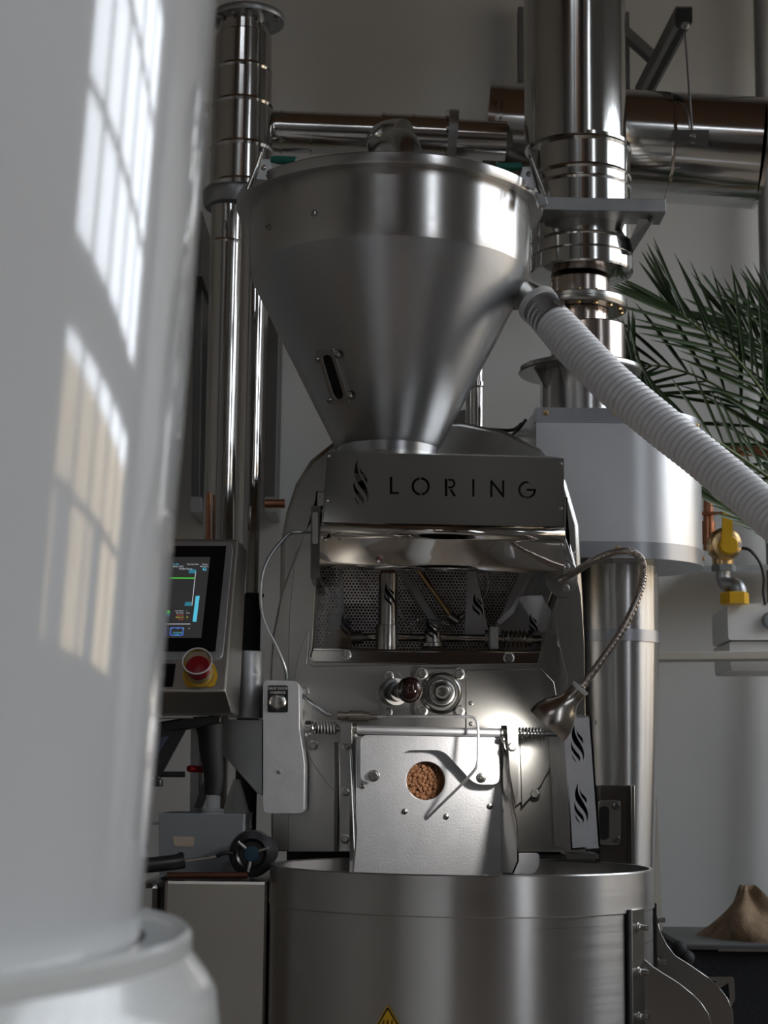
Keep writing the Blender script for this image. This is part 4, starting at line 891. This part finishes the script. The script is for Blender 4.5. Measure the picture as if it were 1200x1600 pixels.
obj('bottle_cap', MB().lathe([(17*kq_,0),(17*kq_,.004),(11*kq_,.006),(11*kq_,.026),(10*kq_,.028),(5*kq_,.028),(4.4*kq_,.04)], V((WORG[bo].x,3.17,zt_)), 24), WHITEPL, bo)
fn = thing('paper_funnel', 'crumpled white funnel leaning behind the bin', 'funnel', V((P(370,1290,3.2).x,3.2,WT_+.003)))
obj('funnel_cone', MB().lathe([(26*kq_,P(1,1290,3.2).z-WT_),(20*kq_,P(1,1262,3.2).z-WT_),(13*kq_,P(1,1238,3.2).z-WT_),(5*kq_,P(1,1214,3.2).z-WT_)], V((WORG[fn].x-.002,3.2,WT_)), 18), WHITEPL, fn, ang=20)
obj('funnel_stand', MB().lathe([(18*kq_,0),(18*kq_,P(1,1290,3.2).z-WT_)], V((WORG[fn].x-.002,3.2,WT_)), 18), WHITEPL, fn)
hw = thing('hand_wheel', 'black round hand wheel with a blue centre on the counter', 'hand wheel', V((P(393,1368,2.99).x,2.99,WT_)))
hc_ = P(393,1334,2.97)
obj('wheel_rim', MB().lathe([(22*kq_,.0),(32*kq_,.002),(34*kq_,.010),(32*kq_,.022),(22*kq_,.026),(17*kq_,.020),(.0005,.018)], hc_+V((0,.024,0)), 32, FRONT), BLACK, hw)
obj('wheel_centre', MB().lathe([(11*kq_,.017),(11*kq_,.022),(9*kq_,.023),(.0005,.023)], hc_+V((0,.024,0)), 24, FRONT), mat('blue_cap', (.02,.06,.10), 0, .4, var=.1), hw)
for a in (20,140,260): obj('wheel_spoke', MB().cyl(hc_+V((math.cos(math.radians(a))*.013,.002,math.sin(math.radians(a))*.013)), hc_+V((math.cos(math.radians(a))*.03,0,math.sin(math.radians(a))*.03)), .003), GALV, hw)
obj('wheel_stem', MB().cyl(hc_+V((0,.024,0)), hc_+V((.01,.12,0)), .028, n=24), DARKST, hw)
sw = thing('brush_tool', 'tool with fat black grip and thin steel shank lying on the counter', 'tool', P(260,1352,2.94))
obj('grip', MB().tube([P(200,1354,2.9),P(240,1351,2.92),P(275,1347,2.94),P(285,1344,2.945),P(287,1344,2.945)], [.013,.0125,.0125,.014,.012], n=18), BLACK, sw)
obj('shank', MB().tube([P(286,1346,2.945),P(340,1338,2.96)], .0024, n=8), STEEL, sw); obj('shank_tip', MB().tube(spline([P(338,1338,2.96),P(350,1333,2.96),P(364,1334,2.96)]), .0035, n=8), BLACK, sw)
pn = obj('copper_pen', MB().cyl(V((P(262,1364,2.95).x,2.94,WT_+.006)), V((P(385,1364,2.95).x,2.97,WT_+.006)), .0055, n=14), mat('dark_copper_lacquer', (.10,.04,.025), .6, .3, var=.2)); tag(pn, 'slim dark copper-tipped stick lying along the counter edge', 'stick')

# ================================================================== gas fittings and shelf, right
YR = 4.25; kr = K(1140,850,YR)
cpx = thing('copper_pipework', 'copper water pipes bending on the wall under the palm', 'pipe', P(1130,760,YR))
obj('pipe_run', MB().tube(spline([P(1107,860,YR),P(1107,770,YR),P(1108,725,YR),P(1116,708,YR),P(1140,705,YR),P(1260,706,YR)]), 8*kr, n=16), COPPER, cpx)
obj('pipe_coupling', MB().cyl(P(1107,850,YR), P(1107,815,YR), 11*kr, n=16), COPPER, cpx)
obj('thin_pipe', MB().cyl(P(1080,802,YR-.02), P(1240,803,YR-.02), 3*kr, n=10), COPPER, cpx)
gv = thing('gas_valve', 'brass ball valve with a yellow lever and grey elbow pipes', 'valve', P(1130,930,YR-.05))
obj('valve_body', MB().lathe([(16*kr,0),(17*kr,14*kr),(23*kr,20*kr),(24*kr,42*kr),(20*kr,52*kr)], P(1130,885,YR-.02), 24), BRASS, gv)
disc('valve_face', 1133, 850, YR-.05, 0, 0, BRASS, gv, prof=[(26,-.03),(26,0),(22,.006),(20,.008)])
lv = obj('lever', MB().plate([px_loop(rnd([(1130,795),(1146,795),(1144,850),(1127,850)], 3), YR-.085)], (0,.006,0)), YELLOW, gv, bevel=.001)
disc('lever_hub', 1136, 853, YR-.06, 0, 0, YELLOW, lv, prof=[(15,0),(15,.02),(13,.024)])
obj('hex_union', MB().lathe([(19*kr,0),(19*kr,10*kr)], P(1131,893,YR-.02), 6), GALV, gv)
obj('elbow_pipe', MB().tube(spline([P(1130,892,YR-.02),P(1130,905,YR-.02),P(1136,914,YR-.03),P(1147,914,YR-.04),P(1154,920,YR-.05),P(1156,932,YR-.05)]), 11.5*kr, n=18), GALV, gv)
obj('yellow_union', MB().lathe([(22*kr,0),(22*kr,17*kr),(20*kr,18*kr)], P(1148,944,YR-.05), 6), YELLOW, gv)
sheet('valve_tag', [(1151,847),(1159,847),(1159,856),(1151,856)], YR-.06, .002, WHITEPL, gv)
gc = obj('valve_cable', MB().tube(spline([P(1155,856,YR-.03),P(1172,860,YR-.03),P(1188,880,YR-.03),P(1194,905,YR-.03),P(1193,925,YR-.03),P(1196,945,YR-.03)]), 2.6*kr, n=8), BLACK); tag(gc, 'black cable hanging from the gas valve to the white box', 'cable')
rl = obj('pipe_rail', MB().hexa([P(1085,885,4.6),P(1280,880,4.6),P(1280,889,4.6),P(1085,894,4.6),P(1085,885,4.78),P(1280,880,4.78),P(1280,889,4.78),P(1085,894,4.78)]), GALV, smooth=False); tag(rl, 'thin galvanised rail on the wall behind the gas valve', 'rail')
ws = sheet('shelf_board', [(1000,1019),(1260,1016),(1260,1029),(1000,1032)], 4.13, .08, LEDGE, bevel=.002); obj('shelf_bracket', MB().box((P(1005,1025,4.13).x,4.2,P(1005,1028,4.13).z),(P(1020,1025,4.13).x,RY1,P(1005,1022,4.13).z)), GALV, ws, smooth=False); tag(ws, 'narrow pale shelf board on the right wall running in front of the white meter box', 'shelf')
gm = thing('gas_meter', 'white ribbed meter box hung at the shelf under the yellow fitting', 'meter box', P(1190,1050,4.3))
mu = sheet('meter_case', rnd([(1136,946),(1172,943),(1250,942),(1250,1000),(1138,1000)], 5), 4.22, .2, WHITEPL, gm, bevel=.008)
sheet('meter_lower', rnd([(1139,1002),(1250,1002),(1250,1049),(1142,1049)], 5), 4.235, .2, WHITEPL, gm, bevel=.006)
disc('meter_knob', 1204, 970, 4.22, 14, .02, GREYPL, mu)
# leaning board, crate, sack
b0, b1 = P(1021,1240,4.35), P(1027,1440,4.25); bd_ = (b1-b0)*(b0.z/(b0.z-b1.z)); hw_ = V((.012,0,0))
lb = obj('leaning_board', MB().hexa([b0-hw_*.6,b0+hw_*.6,b0+bd_+hw_*2,b0+bd_-hw_*2]+[p+V((0,.02,0)) for p in (b0-hw_*.6,b0+hw_*.6,b0+bd_+hw_*2,b0+bd_-hw_*2)]), TAN, smooth=False)
tag(lb, 'thin tan board edge leaning behind the column foot', 'board')
cr = thing('equipment_case', 'black flight case with silver corner fitting, lower right', 'case', V((P(1190,1600,3.9).x,4.05,0)))
ctop = P(1150,1484,3.9).z
obj('case_body', MB().box((P(1072,1500,3.9).x,3.9,0),(P(1290,1500,3.9).x,4.35,ctop)), mat('black_carpet_case', (.012,.013,.016), 0, .75, bump=.9, bscale=90, rvar=.05), cr, smooth=False, bevel=.006)
obj('case_lid', MB().box((P(1072,1500,3.9).x-.004,3.885,ctop),(P(1290,1500,3.9).x,4.36,ctop+.012)), mat('grey_case_lid', (.07,.07,.068), 0, .5, var=.1), cr, smooth=False, bevel=.003)
obj('lid_strip', MB().box((P(1120,1500,3.9).x,3.88,ctop-.002),(P(1290,1500,3.9).x,3.886,ctop+.003)), STEEL, cr, smooth=False)
cf = sheet('corner_fitting', rnd([(1096,1526),(1147,1526),(1149,1562),(1140,1577),(1096,1577)], 5), 3.893, .004, STEEL, cr, holes=[[(1104,1533),(1120,1533),(1110,1545),(1104,1545)],[(1118,1548),(1138,1536),(1140,1560),(1130,1568)]])
for x, y in ((1061,1482),(1073,1497)):
    o = obj('rubber_ball', MB().sphere(P(x,y,3.82), 12.5*K(x,y,3.82), 20, 14), BLACKM); tag(o, 'black rubber knob %s beside the flight case corner' % ('upper' if y < 1490 else 'lower'), 'knob')
    obj('ball_stem', MB().cyl(P(x,y,3.82), P(x,y+10,3.9), .008), BLACKM, o)
sk = MB(); nA, nB = 40, 16
bc = V((P(1195,1484,4.08).x, 4.08, ctop+.012))
for j in range(nB+1):
    t = j/nB; R = .13*(1-t)**.95+.010*(t**4) + .007
    for i in range(nA):
        a = 6.2832*i/nA; w = 1+.16*math.sin(3*a+4*t)+.12*math.sin(7*a-5*t)*t+.06*math.sin(11*a)*t
        sk.v.append(bc+V((math.cos(a)*R*w-.035*t, math.sin(a)*R*w, (.105+.012*math.sin(5*a))*t)))
for j in range(nB):
    for i in range(nA): sk.f.append((j*nA+i, j*nA+(i+1)%nA, (j+1)*nA+(i+1)%nA, (j+1)*nA+i))
sk.f.append(tuple(nB*nA+i for i in range(nA)))
so = obj('burlap_sack', sk, BURLAP, ang=60); tag(so, 'brown burlap sack gathered to a point on the flight case', 'sack')

# ================================================================== palm
PM = thing('potted_palm', 'feathery green palm with arching fronds at the right wall', 'palm', V((P(1420,900,4.4).x,4.4,0)))
pot = WORG[PM]
obj('pot', MB().shell([(.13,0),(.17,.30),(.18,.31),(.18,.34)], pot, 32, th=.015), TERRA, PM); obj('soil', MB().lathe([(.16,.29),(.0005,.31)], pot, 24), SOIL, PM)
crown = P(1320,905,4.32)
obj('trunk', MB().tube(spline([pot+V((0,0,.28)), pot+V((0,0,.7)), pot+V((-.02,0,1.1)), crown]), [.05-.001*i for i in range(19)], n=16), TRUNK, PM)
lf_ = MB(); nL = 7
for i in range(nL+1):
    t = i/nL; w = .5*math.sin(math.pi*min(1,(t*.93+.07)))**.7*(1-t*.35)*(1 if i < nL else .02)
    lf_.v += [V((-w, t, .0)), V((0, t, -.28*w)), V((w, t, .0))]
for i in range(nL):
    for k in (0,1): lf_.f.append((3*i+k, 3*i+k+1, 3*i+k+4, 3*i+k+3))
lme = bpy.data.meshes.new('leaflet'); lme.from_pydata([(v.x,v.y,v.z-.25*v.y**2) for v in lf_.v], [], lf_.f); lme.polygons.foreach_set('use_smooth',[True]*len(lme.polygons)); lme.materials.append(LEAF)
def frond(path, nl, lmax, spread=58, t0=.12, droop=.2):
    pts = spline(path, 10); m = len(pts)
    rc_ = obj('frond', MB().tube(pts, [.006*(1-.75*i/m) for i in range(m)], n=8), STALK, PM)
    for k in range(nl):
        t = t0+(1-t0)*(k/(nl-1)); i = min(m-2, int(t*(m-1))); p = pts[i].lerp(pts[i+1], t*(m-1)-i)
        T = (pts[i+1]-pts[i]).normalized(); side = T.cross(V((0,-1,.25))).normalized(); up_ = side.cross(T).normalized()
        Ln = lmax*(.45+.55*math.sin(math.pi*min(.97,.18+.72*t)))*random.uniform(.88,1.08)
        for s in (-1,1):
            ang = math.radians(spread*(1-.62*t)+random.uniform(-5,5)); d = (T*math.cos(ang)+side*(s*math.sin(ang))+up_*random.uniform(-.10,.22)).normalized()
            X = d.cross(up_).normalized(); Z = X.cross(d).normalized()
            o = bpy.data.objects.new('leaflet', lme); COL.objects.link(o); o.parent = rc_
            M3 = Matrix((X*.0120*random.uniform(.8,1.15), d*Ln, Z*(Ln*droop))).transposed()
            o.matrix_local = Matrix.Translation(p-WORG[rc_]) @ M3.to_4x4()
frond([crown, P(1262,760,4.2), P(1215,650,4.15), P(1150,560,4.1), P(1075,500,4.08), P(1050,478,4.08)], 27, .26, 50)
frond([crown, P(1262,790,4.15), P(1200,745,4.05), P(1120,690,3.98), P(1050,655,3.95), P(1000,600,3.95), P(985,560,3.96)], 22, .20, 42, .15)
frond([crown, P(1275,740,4.3), P(1240,610,4.3), P(1190,540,4.3), P(1140,500,4.3)], 22, .24, 46, .2)
frond([crown, P(1290,720,4.3), P(1275,600,4.3), P(1240,530,4.3), P(1200,490,4.3)], 18, .24, 50, .2)
frond([crown, P(1250,870,4.1), P(1190,830,4.02), P(1140,795,3.98), P(1090,760,3.96)], 12, .10, 20, .25)
frond([crown, P(1262,770,4.25), P(1200,690,4.2), P(1130,610,4.18), P(1050,575,4.17), P(1010,572,4.17)], 12, .26, 66, .25, .5)

# ================================================================== foreground vessels
YV = 1.15; vk = 1/2750*YV
ex = P(-965,1200,YV).x
def vz(py): return P(250,py,YV).z
def vr(px, py): return P(px,py,YV).x - ex + .0
FV = tag(obj('poly_silo', MB().shell([(vr(205,1500),vz(1560)),(vr(215,1400),vz(1400)),(vr(238,1150),vz(1150)),(vr(262,850),vz(850)),(vr(290,500),vz(500)),(vr(318,150),vz(150)),(vr(345,-200),vz(-200)),(vr(360,-400),vz(-400))], (ex,YV,0), 160, th=.004), TUB), 'big milky white plastic vessel filling the blurred left foreground', 'vessel')
FB = thing('collar_vessel', 'wide white plastic base tub with a thick rim under the milky vessel', 'tub', V((ex,YV,0)))
obj('tub_wall', MB().shell([(vr(300,1600),0),(vr(338,1620),vz(1620)),(vr(332,1560),vz(1560)),(vr(318,1535),vz(1535)),(vr(292,1500),vz(1500)),(vr(288,1485),vz(1485))], (ex,YV,0), 160, th=.006), TUB2, FB)
obj('gap_filler', MB().lathe([(vr(217,1480),vz(1474)),(vr(272,1480),vz(1474)),(vr(272,1480),vz(1478)),(vr(217,1480),vz(1478))], (ex,YV,0), 160, close=True), TUB2, FB)  # ring added to close the gap so that it looks light
obj('tub_rim', MB().lathe([(vr(268,1470),vz(1468)),(vr(286,1470),vz(1460)),(vr(293,1475),vz(1468)),(vr(293,1490),vz(1492)),(vr(284,1490),vz(1500)),(vr(268,1480),vz(1492))], (ex,YV,0), 160, close=True), TUB2, FB)
